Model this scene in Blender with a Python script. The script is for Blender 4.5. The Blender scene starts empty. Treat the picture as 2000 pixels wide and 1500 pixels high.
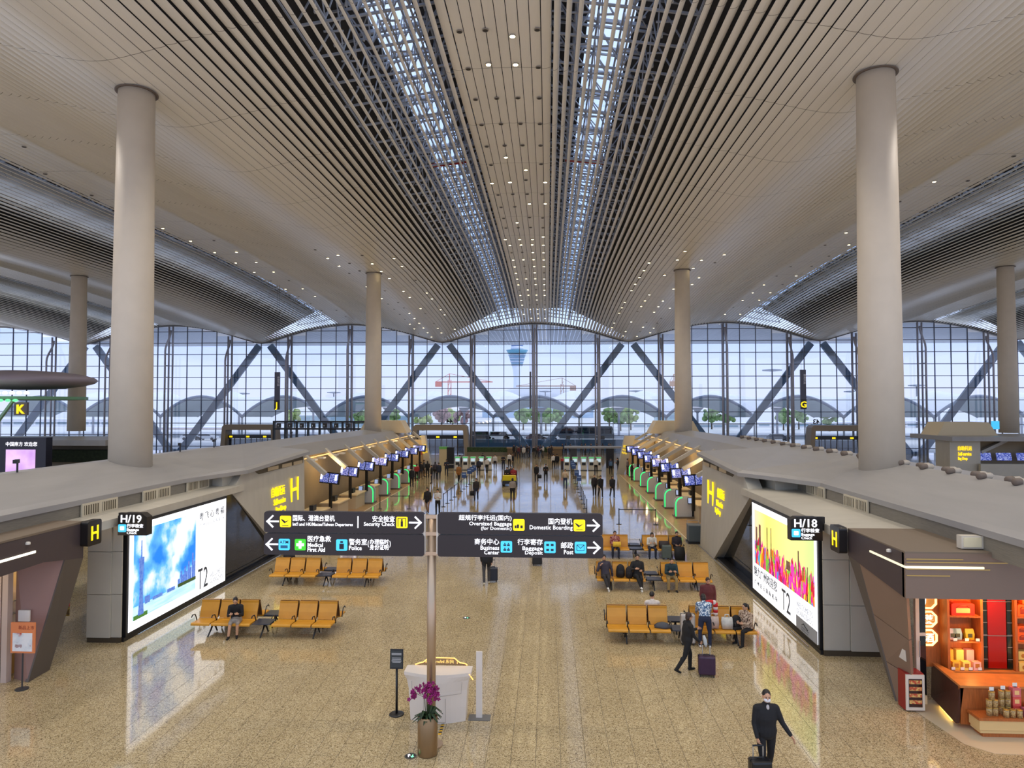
import bpy, bmesh, math, random
from mathutils import Vector, Matrix, Euler
random.seed(7)
sc = bpy.context.scene
col = sc.collection
PI = math.pi
# ------------------------------------------------------------------ camera
F, CAMH, VX, HY = 1345.0, 7.5, 1070.0, 792.0           # focal length in px of a 2000x1500 frame, eye height, vanishing point
_th = math.atan((HY-750)/F); _ps = math.atan((VX-1000)/F*math.cos(_th))
FW = Vector((-math.sin(_ps)*math.cos(_th), math.cos(_ps)*math.cos(_th), math.sin(_th)))
RT = Vector((math.cos(_ps), math.sin(_ps), 0)); UP = RT.cross(FW)
cd = bpy.data.cameras.new('camera'); cam = bpy.data.objects.new('camera', cd); col.objects.link(cam)
cd.sensor_width = 36; cd.lens = F/2000*36; cd.clip_end = 3000
m3 = Matrix((RT, UP, -FW)).transposed()
cam.matrix_world = Matrix.Translation((0, 0, CAMH)) @ m3.to_4x4()
sc.camera = cam
def ray(x, y): return FW + RT*((x-1000)/F) + UP*((750-y)/F)
def bz(x, y, z=0.0):
    d = ray(x, y); t = (z-CAMH)/d.z; return Vector((d.x*t, d.y*t, z))
def by(x, y, Y):
    d = ray(x, y); t = Y/d.y; return Vector((d.x*t, Y, CAMH+d.z*t))
def bx(x, y, X):
    d = ray(x, y); t = X/d.x; return Vector((X, d.y*t, CAMH+d.z*t))
# ------------------------------------------------------------------ world, exposure
sc.view_settings.view_transform = 'Standard'; sc.view_settings.look = 'None'
sc.view_settings.gamma = 1.0; sc.view_settings.use_curve_mapping = False
sc.view_settings.exposure = 0.0
sc.cycles.max_bounces = 8; sc.cycles.diffuse_bounces = 4; sc.cycles.glossy_bounces = 4
sc.cycles.transparent_max_bounces = 12; sc.cycles.transmission_bounces = 4
sc.cycles.sample_clamp_indirect = 6.0; sc.cycles.caustics_reflective = False; sc.cycles.caustics_refractive = False
def lin(c):
    return tuple(((v/255)/12.92 if v/255 <= .04045 else ((v/255+.055)/1.055)**2.4) for v in c[:3]) + (1.0,)
wd = bpy.data.worlds.new('sky'); sc.world = wd; wd.use_nodes = True
nt = wd.node_tree; nt.nodes.clear()
o_ = nt.nodes.new('ShaderNodeOutputWorld'); bg = nt.nodes.new('ShaderNodeBackground')
tc = nt.nodes.new('ShaderNodeTexCoord'); sp = nt.nodes.new('ShaderNodeSeparateXYZ'); rp = nt.nodes.new('ShaderNodeValToRGB')
nt.links.new(tc.outputs['Generated'], sp.inputs[0]); nt.links.new(sp.outputs['Z'], rp.inputs[0])
rp.color_ramp.elements[0].position = 0.0; rp.color_ramp.elements[0].color = lin((208, 207, 222))
rp.color_ramp.elements[1].position = 0.16; rp.color_ramp.elements[1].color = lin((166, 196, 238))
e = rp.color_ramp.elements.new(0.06); e.color = lin((200, 207, 235))
e = rp.color_ramp.elements.new(0.6); e.color = lin((216, 224, 240))
nt.links.new(rp.outputs[0], bg.inputs[0]); nt.links.new(bg.outputs[0], o_.inputs[0])
bg.inputs[1].default_value = 1.72
# ------------------------------------------------------------------ materials
MATS = {}
def _new(name):
    m = bpy.data.materials.new(name); m.use_nodes = True; t = m.node_tree
    return m, t, t.nodes['Principled BSDF']
def M(name, c=(128, 128, 128), rough=.5, metal=0.0, spec=.5, emit=0.0, ecol=None, noise=0.0, nscale=8.0, stretch=None, bump=0.0, coat=0.0, alpha=1.0):
    """procedural material: base colour broken up by a world-space noise"""
    if name in MATS: return MATS[name]
    m, t, b = _new(name); N, L = t.nodes, t.links
    b.inputs['Roughness'].default_value = rough; b.inputs['Metallic'].default_value = metal
    b.inputs['Specular IOR Level'].default_value = spec
    if coat: b.inputs['Coat Weight'].default_value = coat; b.inputs['Coat Roughness'].default_value = .05
    cl = lin(c)
    if noise > 0 or bump > 0:
        g = N.new('ShaderNodeNewGeometry'); nz = N.new('ShaderNodeTexNoise'); nz.inputs['Scale'].default_value = nscale
        nz.inputs['Detail'].default_value = 4
        if stretch:
            mp = N.new('ShaderNodeMapping'); mp.inputs['Scale'].default_value = stretch
            L.new(g.outputs['Position'], mp.inputs[0]); L.new(mp.outputs[0], nz.inputs['Vector'])
        else: L.new(g.outputs['Position'], nz.inputs['Vector'])
        r = N.new('ShaderNodeValToRGB')
        r.color_ramp.elements[0].position = .3; r.color_ramp.elements[1].position = .7
        r.color_ramp.elements[0].color = tuple(v*(1-noise) for v in cl[:3])+(1,)
        r.color_ramp.elements[1].color = tuple(min(1, v*(1+noise)) for v in cl[:3])+(1,)
        L.new(nz.outputs[0], r.inputs[0]); L.new(r.outputs[0], b.inputs['Base Color'])
        if bump:
            bp = N.new('ShaderNodeBump'); bp.inputs['Strength'].default_value = bump; bp.inputs['Distance'].default_value = .02
            L.new(nz.outputs[0], bp.inputs['Height']); L.new(bp.outputs[0], b.inputs['Normal'])
    else: b.inputs['Base Color'].default_value = cl
    if emit:
        b.inputs['Emission Color'].default_value = lin(ecol or c); b.inputs['Emission Strength'].default_value = emit
    if alpha < 1: b.inputs['Alpha'].default_value = alpha
    MATS[name] = m; return m
def ramp_mat(name, stops, scale=6.0, kind='noise', rough=.6, emit=0.0, detail=3.0, stretch=None, coat=0.0):
    """colour by a noise / voronoi cell ramp, e.g. printed cloth or painted picture"""
    if name in MATS: return MATS[name]
    m, t, b = _new(name); N, L = t.nodes, t.links
    g = N.new('ShaderNodeNewGeometry'); src = g.outputs['Position']
    if stretch:
        mp = N.new('ShaderNodeMapping'); mp.inputs['Scale'].default_value = stretch; L.new(src, mp.inputs[0]); src = mp.outputs[0]
    if kind == 'noise':
        nz = N.new('ShaderNodeTexNoise'); nz.inputs['Scale'].default_value = scale; nz.inputs['Detail'].default_value = detail
        L.new(src, nz.inputs['Vector']); val = nz.outputs[0]
    else:
        nz = N.new('ShaderNodeTexVoronoi'); nz.inputs['Scale'].default_value = scale
        L.new(src, nz.inputs['Vector']); val = nz.outputs['Distance']
    r = N.new('ShaderNodeValToRGB'); L.new(val, r.inputs[0])
    els = r.color_ramp.elements
    while len(els) < len(stops): els.new(.5)
    for e_, (p, c) in zip(els, stops): e_.position = p; e_.color = lin(c)
    L.new(r.outputs[0], b.inputs['Base Color']); b.inputs['Roughness'].default_value = rough
    if coat: b.inputs['Coat Weight'].default_value = coat
    if emit: L.new(r.outputs[0], b.inputs['Emission Color']); b.inputs['Emission Strength'].default_value = emit
    MATS[name] = m; return m
def membrane(name, c, tr=.5):
    if name in MATS: return MATS[name]
    m = bpy.data.materials.new(name); m.use_nodes = True; t = m.node_tree; t.nodes.clear(); N, L = t.nodes, t.links
    o = N.new('ShaderNodeOutputMaterial'); d = N.new('ShaderNodeBsdfDiffuse'); d.inputs[0].default_value = lin(c); q = N.new('ShaderNodeBsdfTranslucent'); q.inputs[0].default_value = lin(c)
    mx = N.new('ShaderNodeMixShader'); mx.inputs[0].default_value = tr; L.new(d.outputs[0], mx.inputs[1]); L.new(q.outputs[0], mx.inputs[2]); L.new(mx.outputs[0], o.inputs[0])
    MATS[name] = m; return m
def glass_mat(name, tint=(235, 242, 250), gloss=.08, rough=.02):
    if name in MATS: return MATS[name]
    m = bpy.data.materials.new(name); m.use_nodes = True; t = m.node_tree; t.nodes.clear(); N, L = t.nodes, t.links
    o = N.new('ShaderNodeOutputMaterial'); tr = N.new('ShaderNodeBsdfTransparent'); tr.inputs[0].default_value = lin(tint)
    gl = N.new('ShaderNodeBsdfGlossy'); gl.inputs['Roughness'].default_value = rough
    mx = N.new('ShaderNodeMixShader'); mx.inputs[0].default_value = gloss
    L.new(tr.outputs[0], mx.inputs[1]); L.new(gl.outputs[0], mx.inputs[2]); L.new(mx.outputs[0], o.inputs[0])
    MATS[name] = m; return m
# ------------------------------------------------------------------ mesh builder
class MB:
    def __init__(s): s.v = []; s.f = []; s.mi = []; s.k = 0
    def m(s, k): s.k = k; return s
    def face(s, idx): s.f.append(tuple(idx)); s.mi.append(s.k)
    def poly(s, pts):
        n = len(s.v); s.v += [tuple(p) for p in pts]; s.face(range(n, n+len(pts))); return s
    def box(s, c, d, rz=0.0, rx=0.0, ry=0.0):
        R = Euler((rx, ry, rz)).to_matrix(); c = Vector(c); n = len(s.v)
        for z in (-1, 1):
            for y in (-1, 1):
                for x in (-1, 1): s.v.append(tuple(c + R @ Vector((x*d[0]/2, y*d[1]/2, z*d[2]/2))))
        for q in ((0, 2, 3, 1), (4, 5, 7, 6), (0, 1, 5, 4), (2, 6, 7, 3), (0, 4, 6, 2), (1, 3, 7, 5)): s.face([n+i for i in q])
        return s
    def bb(s, a, b):
        return s.box([(a[i]+b[i])/2 for i in range(3)], [abs(b[i]-a[i]) for i in range(3)])
    def bar(s, a, b, w, h=None, roll=0.0):
        """square bar from a to b"""
        a, b = Vector(a), Vector(b); d = (b-a); L = d.length
        if L < 1e-6: return s
        d.normalize(); q = Vector((0, 0, 1)) if abs(d.z) < .95 else Vector((0, 1, 0))
        x = d.cross(q).normalized(); y = x.cross(d)
        if roll: x, y = x*math.cos(roll)+y*math.sin(roll), y*math.cos(roll)-x*math.sin(roll)
        h = h or w; n = len(s.v)
        for p in (a, b):
            for i, j in ((-1, -1), (1, -1), (1, 1), (-1, 1)): s.v.append(tuple(p + x*(i*w/2) + y*(j*h/2)))
        for k in range(4): s.face((n+k, n+(k+1) % 4, n+4+(k+1) % 4, n+4+k))
        s.face((n+3, n+2, n+1, n)); s.face((n+4, n+5, n+6, n+7)); return s
    def loft(s, rings, cap=True):
        """rings: lists of equal length of points"""
        n = len(s.v); k = len(rings[0])
        for r in rings: s.v += [tuple(p) for p in r]
        for i in range(len(rings)-1):
            for j in range(k):
                a = n+i*k+j; b = n+i*k+(j+1) % k; s.face((a, b, b+k, a+k))
        if cap:
            s.face([n+j for j in range(k)][::-1]); s.face([n+(len(rings)-1)*k+j for j in range(k)])
        return s
    def tube(s, pts, r, seg=8, cap=True):
        pts = [Vector(p) for p in pts]; rings = []; pv = None
        for i, p in enumerate(pts):
            d = (pts[min(i+1, len(pts)-1)]-pts[max(i-1, 0)]).normalized()
            if pv is None: q = Vector((0, 0, 1)) if abs(d.z) < .9 else Vector((1, 0, 0)); x = d.cross(q).normalized()
            else: x = (pv - d*pv.dot(d)).normalized()
            pv = x; y = d.cross(x); rr = r[i] if isinstance(r, (list, tuple)) else r
            rings.append([p + x*(rr*math.cos(2*PI*j/seg)) + y*(rr*math.sin(2*PI*j/seg)) for j in range(seg)])
        return s.loft(rings, cap)
    def lathe(s, prof, c=(0, 0, 0), seg=24, cap=True, sx=1.0, sy=1.0):
        c = Vector(c)
        return s.loft([[c+Vector((r*sx*math.cos(2*PI*j/seg), r*sy*math.sin(2*PI*j/seg), z)) for j in range(seg)] for r, z in prof], cap)
    def prism(s, pts, depth, plane='xz', off=0.0):
        """extrude a 2D outline; plane 'xz' -> along y, 'yz' -> along x, 'xy' -> along z"""
        def P(a, b, t): return {'xz': (a, t, b), 'yz': (t, a, b), 'xy': (a, b, t)}[plane]
        return s.loft([[P(a, b, off) for a, b in pts], [P(a, b, off+depth) for a, b in pts]])
    def ball(s, c, r, seg=12, rings=8, R=None):
        c = Vector(c); r = Vector(r) if not isinstance(r, (int, float)) else Vector((r, r, r)); out = []
        for i in range(rings+1):
            a = PI*i/rings; a = min(max(a, .02), PI-.02)
            out.append([Vector((r.x*math.sin(a)*math.cos(2*PI*j/seg), r.y*math.sin(a)*math.sin(2*PI*j/seg), -r.z*math.cos(a))) for j in range(seg)])
        out = [[c+(R @ p if R else p) for p in ring] for ring in out]
        return s.loft(out)
    def mesh(s, name='mesh', smooth=False):
        me = bpy.data.meshes.new(name); me.from_pydata(s.v, [], s.f)
        me.polygons.foreach_set('material_index', s.mi)
        if smooth: me.polygons.foreach_set('use_smooth', [True]*len(s.f))
        me.update(); return me
    def build(s, name, mats, parent=None, smooth=False, loc=None, rz=0.0, bevel=0.0):
        me = s.mesh(name, smooth); return obj(name, me, mats, parent, loc, rz, bevel, fix=True)
def obj(name, me, mats, parent=None, loc=None, rz=0.0, bevel=0.0, fix=False):
    if fix:
        b_ = bmesh.new(); b_.from_mesh(me); bmesh.ops.recalc_face_normals(b_, faces=b_.faces)
        b_.to_mesh(me); b_.free()
    o = bpy.data.objects.new(name, me); col.objects.link(o)
    if mats is not None and not me.materials:
        for m_ in (mats if isinstance(mats, (list, tuple)) else [mats]): me.materials.append(m_)
    if parent: o.parent = parent
    if loc is not None: o.location = loc
    if rz: o.rotation_euler[2] = rz
    if bevel:
        md = o.modifiers.new('bevel', 'BEVEL'); md.width = bevel; md.segments = 2; md.limit_method = 'ANGLE'
    return o
def tag(o, label=None, cat=None, group=None, kind=None):
    if label: o['label'] = label
    if cat: o['category'] = cat
    if group: o['group'] = group
    if kind: o['kind'] = kind
    return o
def empty(name, loc=(0, 0, 0), rz=0.0, label=None, cat=None, group=None, kind=None):
    o = bpy.data.objects.new(name, None); col.objects.link(o); o.location = loc; o.rotation_euler[2] = rz
    o.empty_display_size = .1
    return tag(o, label, cat, group, kind)
def kids(o): return [c for c in bpy.data.objects if c.parent == o]
def dup(root, loc=None, rz=None, label=None, group=None, children=None):
    def cp(o, par):
        c = o.copy(); col.objects.link(c); c.parent = par
        for ch in TREE.get(o.name, []): cp(ch, c)
        return c
    TREE = {}
    for ch in root.children_recursive: TREE.setdefault(ch.parent.name, []).append(ch)
    r = cp(root, None)
    if loc is not None: r.location = loc
    if rz is not None: r.rotation_euler[2] = rz
    if label: r['label'] = label
    if group: r['group'] = group
    return r
TXT = {}
def fit(s, x0, x1, h, mat, parent, loc, rot=(PI/2, 0, 0), ext=.006, bold=.006, lead=.9, name='lettering'):
    """lettering scaled to fill x0..x1 at cap height h"""
    o = text(s, 1.0, mat, parent, loc, rot, ext, 'LEFT', bold, name, lead=lead); xs_ = [v.co.x for v in o.data.vertices]; ys_ = [v.co.y for v in o.data.vertices]
    if not xs_: return o
    kx, ky = (x1-x0)/(max(xs_)-min(xs_)), h/(max(ys_)-min(ys_)); o.scale = (kx, ky, 1.0)
    d = Euler(rot).to_matrix() @ Vector((x0-min(xs_)*kx, -min(ys_)*ky, 0)); o.location = Vector(loc)+d; return o
def text(s, size, mat, parent=None, loc=(0, 0, 0), rot=(PI/2, 0, 0), ext=.004, align='LEFT', bold=0.0, name='lettering', sx=1.0, mirror=False, sp=1.0, lead=1.0):
    key = (s, ext, align, bold, sp, lead)
    if key not in TXT:
        cu = bpy.data.curves.new('lettering', 'FONT'); cu.body = s; cu.size = 1.0; cu.align_x = align; cu.extrude = ext
        cu.offset = bold; cu.resolution_u = 2; cu.space_character = sp; cu.space_line = lead
        t_ = bpy.data.objects.new('tmp', cu); col.objects.link(t_)
        dg = bpy.context.evaluated_depsgraph_get(); dg.update()
        me = bpy.data.meshes.new_from_object(t_.evaluated_get(dg)); bpy.data.objects.remove(t_); bpy.data.curves.remove(cu)
        TXT[key] = me
    me = TXT[key].copy(); me.name = 'lettering'; me.materials.clear(); me.materials.append(mat)
    o = bpy.data.objects.new(name, me); col.objects.link(o)
    if parent: o.parent = parent
    o.location = loc; o.rotation_euler = rot; o.scale = (size*sx*(-1 if mirror else 1), size, size if ext < .05 else 1)
    return o
LAMPW = 930.0
# hazy sun, high on the right
sl_ = bpy.data.lights.new('sun', 'SUN'); sl_.energy = 1.5; sl_.angle = .6; sl_.color = lin((255, 246, 232))[:3]
so_ = bpy.data.objects.new('sun', sl_); col.objects.link(so_); so_.rotation_euler = Vector((-.62, .12, -.78)).to_track_quat('-Z', 'Y').to_euler()
ORD = ['centre', 'first', 'second', 'third', 'fourth', 'fifth', 'sixth', 'seventh', 'eighth', 'ninth', 'tenth', 'eleventh', 'twelfth', 'thirteenth', 'fourteenth', 'fifteenth']
# ------------------------------------------------------------------ the hall: dimensions
XC, W, YW = -2.05, 29.5, 109.0                  # centre of the middle roof bay, bay width, glass wall
XL, XR = -13.5, 8.25                            # faces of the two check-in islands on the concourse
COLX = (XC-1.5*W, XC-.5*W, XC+.5*W, XC+1.5*W); COLY = (27.0, 65.5)
def zc(x, y):
    """height of the rolling ceiling"""
    u = (x-XC+W/2) % W - W/2; v = 1-abs(u)/(W/2); e = .12
    s = (math.sqrt(math.sin(PI*v/2)**2+e*e)-e)/(math.sqrt(1+e*e)-e)
    q = max(0.0, (y-60)/49)**2 if y > 60 else 0.0
    return 20.3-2.7*q + (2.4+.5*q)*s
# ------------------------------------------------------------------ lamps of the hall (downlights among the boards)
LAMPS = []
def spot(x, y, z, power, colr=(255, 243, 228), ang=125, r=.35):
    l = bpy.data.lights.new('downlight_lamp', 'SPOT'); l.energy = power; l.color = lin(colr)[:3]; l.spot_size = math.radians(ang)
    l.spot_blend = .7; l.shadow_soft_size = r
    o = bpy.data.objects.new('downlight_lamp', l); col.objects.link(o); o.location = (x, y, z); LAMPS.append(o); return o
for yy in (12, 20, 28, 36, 46, 56, 66, 76, 88, 100):
    for xx in (-9.6, XC, 5.6): spot(xx, yy, zc(xx, yy)-.6, LAMPW)
    if yy % 4 == 0:
        for xx in (XC-W, XC+W, XC-W*.5-4, XC+W*.5+4): spot(xx, yy, zc(xx, yy)-.6, LAMPW*1.2)
# ------------------------------------------------------------------ floor
def granite(name, joints=False):
    m, t, b = _new(name); N, L = t.nodes, t.links
    g = N.new('ShaderNodeNewGeometry'); vo = N.new('ShaderNodeTexVoronoi'); vo.inputs['Scale'].default_value = 62
    nz = N.new('ShaderNodeTexNoise'); nz.inputs['Scale'].default_value = .7; nz.inputs['Detail'].default_value = 3
    n2 = N.new('ShaderNodeTexNoise'); n2.inputs['Scale'].default_value = 55; n2.inputs['Detail'].default_value = 2
    for n_ in (vo, nz, n2): L.new(g.outputs['Position'], n_.inputs['Vector'])
    hs = N.new('ShaderNodeSeparateColor'); L.new(vo.outputs['Color'], hs.inputs[0])
    r = N.new('ShaderNodeValToRGB'); L.new(hs.outputs[0], r.inputs[0]); r.color_ramp.interpolation = 'LINEAR'
    E_ = r.color_ramp.elements; st = [(0, (96, 82, 58)), (.14, (136, 118, 86)), (.3, (182, 162, 122)), (.75, (198, 180, 140)), (1, (222, 206, 172))]
    while len(E_) < len(st): E_.new(.5)
    for e_, (p, c) in zip(E_, st): e_.position = p; e_.color = lin(c)
    mx = N.new('ShaderNodeMix'); mx.data_type = 'RGBA'; mx.blend_type = 'MULTIPLY'; mx.inputs[0].default_value = .35
    r2 = N.new('ShaderNodeValToRGB'); L.new(nz.outputs[0], r2.inputs[0])
    r2.color_ramp.elements[0].position = .3; r2.color_ramp.elements[0].color = lin((205, 200, 190)); r2.color_ramp.elements[1].position = .7; r2.color_ramp.elements[1].color = (1, 1, 1, 1)
    L.new(r.outputs[0], mx.inputs[6]); L.new(r2.outputs[0], mx.inputs[7])
    m3_ = N.new('ShaderNodeMix'); m3_.data_type = 'RGBA'; m3_.blend_type = 'OVERLAY'; m3_.inputs[0].default_value = .3
    L.new(mx.outputs[2], m3_.inputs[6]); L.new(n2.outputs[0], m3_.inputs[7])
    out = m3_.outputs[2]
    if joints:
        mp = N.new('ShaderNodeMapping'); mp.inputs['Rotation'].default_value = (0, 0, PI/2); L.new(g.outputs['Position'], mp.inputs[0])
        bk = N.new('ShaderNodeTexBrick'); bk.inputs['Scale'].default_value = 1; bk.inputs['Brick Width'].default_value = 1.06; bk.inputs['Row Height'].default_value = .53
        bk.inputs['Mortar Size'].default_value = .004; bk.inputs['Color1'].default_value = (1, 1, 1, 1); bk.inputs['Color2'].default_value = (.93, .93, .93, 1); bk.inputs['Mortar'].default_value = (.45, .42, .38, 1)
        L.new(mp.outputs[0], bk.inputs['Vector'])
        mj = N.new('ShaderNodeMix'); mj.data_type = 'RGBA'; mj.blend_type = 'MULTIPLY'; mj.inputs[0].default_value = 1
        L.new(out, mj.inputs[6]); L.new(bk.outputs[0], mj.inputs[7]); out = mj.outputs[2]
    L.new(out, b.inputs['Base Color']); b.inputs['Roughness'].default_value = .07; b.inputs['IOR'].default_value = 1.62
    # polished slabs never lie perfectly flat: a faint long wave ripples the reflections
    nw = N.new('ShaderNodeTexNoise'); nw.inputs['Scale'].default_value = 1.3; L.new(g.outputs['Position'], nw.inputs['Vector'])
    bp = N.new('ShaderNodeBump'); bp.inputs['Strength'].default_value = .05; bp.inputs['Distance'].default_value = .02
    L.new(nw.outputs[0], bp.inputs['Height']); L.new(bp.outputs[0], b.inputs['Normal'])
    return m
GR, GRF = granite('granite'), granite('granite_jointed', True)
JT = M('tile_joint', (92, 82, 66), .7)
fl = MB(); TX0, TX1, TY0, TY1 = -14.05, 8.74, 13.2, 46.05
fl.m(0).bb((-96, 2, -.3), (92, 113, -.004))
for a, b in (((-96, 2), (TX0, 113)), ((TX1, 2), (92, 113)), ((TX0, 2), (TX1, TY0)), ((TX0, TY1), (TX1, 113))):
    fl.m(1).bb((a[0], a[1], -.004), (b[0], b[1], 0))
floor = fl.build('floor', [JT, GRF]); tag(floor, kind='structure')
tm = MB().bb((-.2605, -.5255, -.004), (.2605, .5255, 0)).mesh('tile'); tm.materials.append(GR)
tl = []
for i in range(43):
    for j in range(31):
        tl.append((TX0+.265+i*.53, TY0+.53+j*1.06+(.53 if i % 2 else 0)))
vis = [p for p in tl if p[1] < 46 and abs(p[0]-.0) < 30]
near = [p for p in vis if -12.6-(p[1]-13)*.1 < p[0] < 8.6]
near.sort(key=lambda p: p[1]); ns = set(near[:300])
for p in near[:300]: o = obj('tile', tm, None, floor); o.location = (p[0], p[1], 0)
rest = MB()
for p in tl:
    y1 = min(p[1]+.5275, TY1)
    if p not in ns and p[1]-.5 < TY1: rest.bb((p[0]-.2625, max(p[1]-.5275, TY0), -.004), (p[0]+.2625, y1, 0))
for i in range(1, 43, 2): rest.bb((TX0+i*.53+.0025, TY0, -.004), (TX0+i*.53+.5275, TY0+.5275, 0))
tag(rest.build('tiles', GR, floor), kind='stuff')
# ------------------------------------------------------------------ ceiling of long boards
BOARD = M('ceiling_board', (226, 222, 214), .34, spec=.55, noise=.04, nscale=.8, stretch=(1, .15, 1))
_t = BOARD.node_tree; _b = _t.nodes['Principled BSDF']; _src = _b.inputs['Base Color'].links[0].from_socket   # butt joints of the boards
_g = _t.nodes.new('ShaderNodeNewGeometry'); _s = _t.nodes.new('ShaderNodeSeparateXYZ'); _t.links.new(_g.outputs['Position'], _s.inputs[0])
_md = _t.nodes.new('ShaderNodeMath'); _md.operation = 'MODULO'; _md.inputs[1].default_value = 6.1; _t.links.new(_s.outputs['Y'], _md.inputs[0])
_lt = _t.nodes.new('ShaderNodeMath'); _lt.operation = 'LESS_THAN'; _lt.inputs[1].default_value = .03; _t.links.new(_md.outputs[0], _lt.inputs[0])
_mx = _t.nodes.new('ShaderNodeMix'); _mx.data_type = 'RGBA'; _mx.inputs[7].default_value = lin((96, 90, 82)); _t.links.new(_lt.outputs[0], _mx.inputs[0]); _t.links.new(_src, _mx.inputs[6]); _t.links.new(_mx.outputs[2], _b.inputs['Base Color'])
DECK = M('roof_deck', (58, 57, 58), .9, noise=.3, nscale=.4)
STEEL = M('space_frame_steel', (172, 176, 186), .45, metal=.2)
def tilt(a):
    for (a0, t0), (a1, t1) in zip(TILTS, TILTS[1:]):
        if a0 <= a < a1: return math.radians(t0+(t1-t0)*(a-a0)/(a1-a0))
    return 0.0
TILTS = [(0, 0), (1.8, 0), (2.5, 48), (3.3, 66), (6.0, 68), (7.8, 44), (9.6, 22), (11.6, 8), (13.2, 0), (20, 0)]
YS = [1, 20, 40, 60, 68, 76, 84, 92, 100, 108.9]
ceiling = empty('ceiling', (0, 0, 0)); tag(ceiling, kind='structure')
def slat(mb, k, u, ys=YS):
    """board with a softly rounded underside; narrower where the boards open into louvres"""
    f_ = min(1, math.degrees(tilt(abs(u)))/55); w = (.415 if abs(u) < 1.9 else .432)-.12*f_; th = .02+.02*f_; bg_ = .012+.06*f_
    x = XC+k*W+u; ring = []
    for y in ys:
        z = zc(x, y); sl = math.atan((zc(x+.1, y)-zc(x-.1, y))/.2); a = sl + tilt(abs(u))*(-1 if u < 0 else 1)
        d = Vector((math.cos(a), 0, math.sin(a)))*(w/2); n = Vector((-math.sin(a), 0, math.cos(a))); c = Vector((x, y, z+.03))
        ring.append([c-d, c-d*.6-n*(bg_*.64), c-n*bg_, c+d*.6-n*(bg_*.64), c+d, c+d+n*th, c-d+n*th])
    mb.loft(ring)
NS = 66; PT = W/NS
outer = MB()
for k in (-3, -2, -1, 0, 1, 2, 3):
    for i in range(NS):
        u = (i+.5-NS/2)*PT
        if abs(k) <= 1:
            s_ = MB(); slat(s_, k, u); s_.build('slat', BOARD, ceiling)
        else: slat(outer, k, u)
tag(outer.build('slats', BOARD, ceiling), kind='stuff')
dk = MB(); sk = MB()
for k in (-3, -2, -1, 0, 1, 2, 3):
    c = XC+k*W
    for a, b, m_ in ((-W/2, -9.0, 0), (-9.0, -6.0, 0), (-6.0, -3.9, 1), (-3.9, 3.9, 0), (3.9, 6.0, 1), (6.0, 9, 0), (9, W/2, 0)):
        for y0, y1 in zip(YS, YS[1:]):
            P = [(c+x_, y_, zc(c+x_, y_)+(2.7 if abs(x_) < 8 else .6 if abs(x_) > 10 else 1.9)) for x_, y_ in ((a, y0), (b, y0), (b, y1), (a, y1))]
            (sk if m_ else dk).loft([P, [(x_, y_, z_+.12) for x_, y_, z_ in P]])
dk.build('roof_deck', DECK, ceiling)
sk.build('skylight_glass', glass_mat('skylight_glazing', (240, 246, 255), .04), ceiling)
fr = MB()
for k in (-3, -2, -1, 0, 1, 2, 3):
    c = XC+k*W; st = 2.4 if k == 0 else 3.6
    for sgn in (-1, 1):
        U = (2.2, 3.3, 4.3, 5.4, 6.6, 7.8)
        for h_, w_ in ((.5, .07), (2.35, .09)):
            for u in U[::1 if k == 0 else 2]:
                for y0, y1 in zip(YS, YS[1:]):
                    x = c+sgn*u; fr.bar((x, y0, zc(x, y0)+h_), (x, y1, zc(x, y1)+h_), w_)
        y = 2.0
        while y < 107:
            for h_, w_ in ((.5, .09), (2.35, .09), (2.62, .16)):
                a_, b_ = c+sgn*2.0, c+sgn*8.0; fr.bar((a_, y, zc(a_, y)+h_), (b_, y, zc(b_, y)+h_), w_)
            for q, (u0, u1) in enumerate(zip(U, U[1:])):
                xa, xb = c+sgn*u0, c+sgn*u1; za, zb = zc(xa, y), zc(xb, y)
                fr.bar((xa, y, za+(.5 if q % 2 else 2.35)), (xb, y, zb+(2.35 if q % 2 else .5)), .06)
                fr.bar((xa, y, za+2.35), (xb, y+st, zb+2.35), .05)
                if k == 0:
                    fr.bar((xa, y, za+.5), (xa, y+st/2, za+2.35), .05); fr.bar((xa, y+st/2, za+2.35), (xa, y+st, za+.5), .05)
                    fr.bar((xa, y+st/2, za+.05), (xa, y+st/2, za+.55), .05, .12)
                    fr.bar((xa-.3, y+st*.3, za+.42), (xa+.5, y+st*.3, za+.42), .06)
            y += st
tag(fr.build('space_frame', STEEL, ceiling), kind='stuff')
rd = MB()
for sgn in (-1, 1): rd.tube([(XC+sgn*3.2, 44, zc(XC+3, 44)+.75), (XC+sgn*5.6, 44, zc(XC+5, 44)+.75)], .12, 8)
rd.build('red_pipe', M('red_pipe', (170, 40, 36), .5), ceiling)
# edge beam of the ceiling along the glass wall
eb = MB(); xs = [XC-3.5*W+i*W/32 for i in range(225)]
eb.loft([[(x, YW-.25, zc(x, 109)-.12), (x, YW+.35, zc(x, 109)-.12), (x, YW+.35, zc(x, 109)+.3), (x, YW-.25, zc(x, 109)+.3)] for x in xs])
eb.build('edge_beam', M('edge_beam', (104, 106, 112), .5, metal=.3), ceiling, smooth=False)
# ------------------------------------------------------------------ roof overhang outside the glass
oh = MB(); OH = membrane('overhang_board', (232, 234, 240), .35)
ysO = (109.4, 114, 119, 124, 130, 136)
i = 0; x = XC-3*W
while x < XC+3*W:
    rr = []
    for y in ysO:
        t_ = (y-109.4)/26.6; t2 = t_*t_*(3-2*t_)
        z0 = zc(x, 109)*(1-t2)+19.5*t2; z1 = zc(x+.6, 109)*(1-t2)+19.5*t2
        rr.append([(x, y, z0), (x+.63, y, z1), (x+.63, y, z1+.12), (x, y, z0+.12)])
    oh.loft(rr); x += .7
tag(oh.build('overhang_boards', OH, ceiling), kind='stuff')
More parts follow.
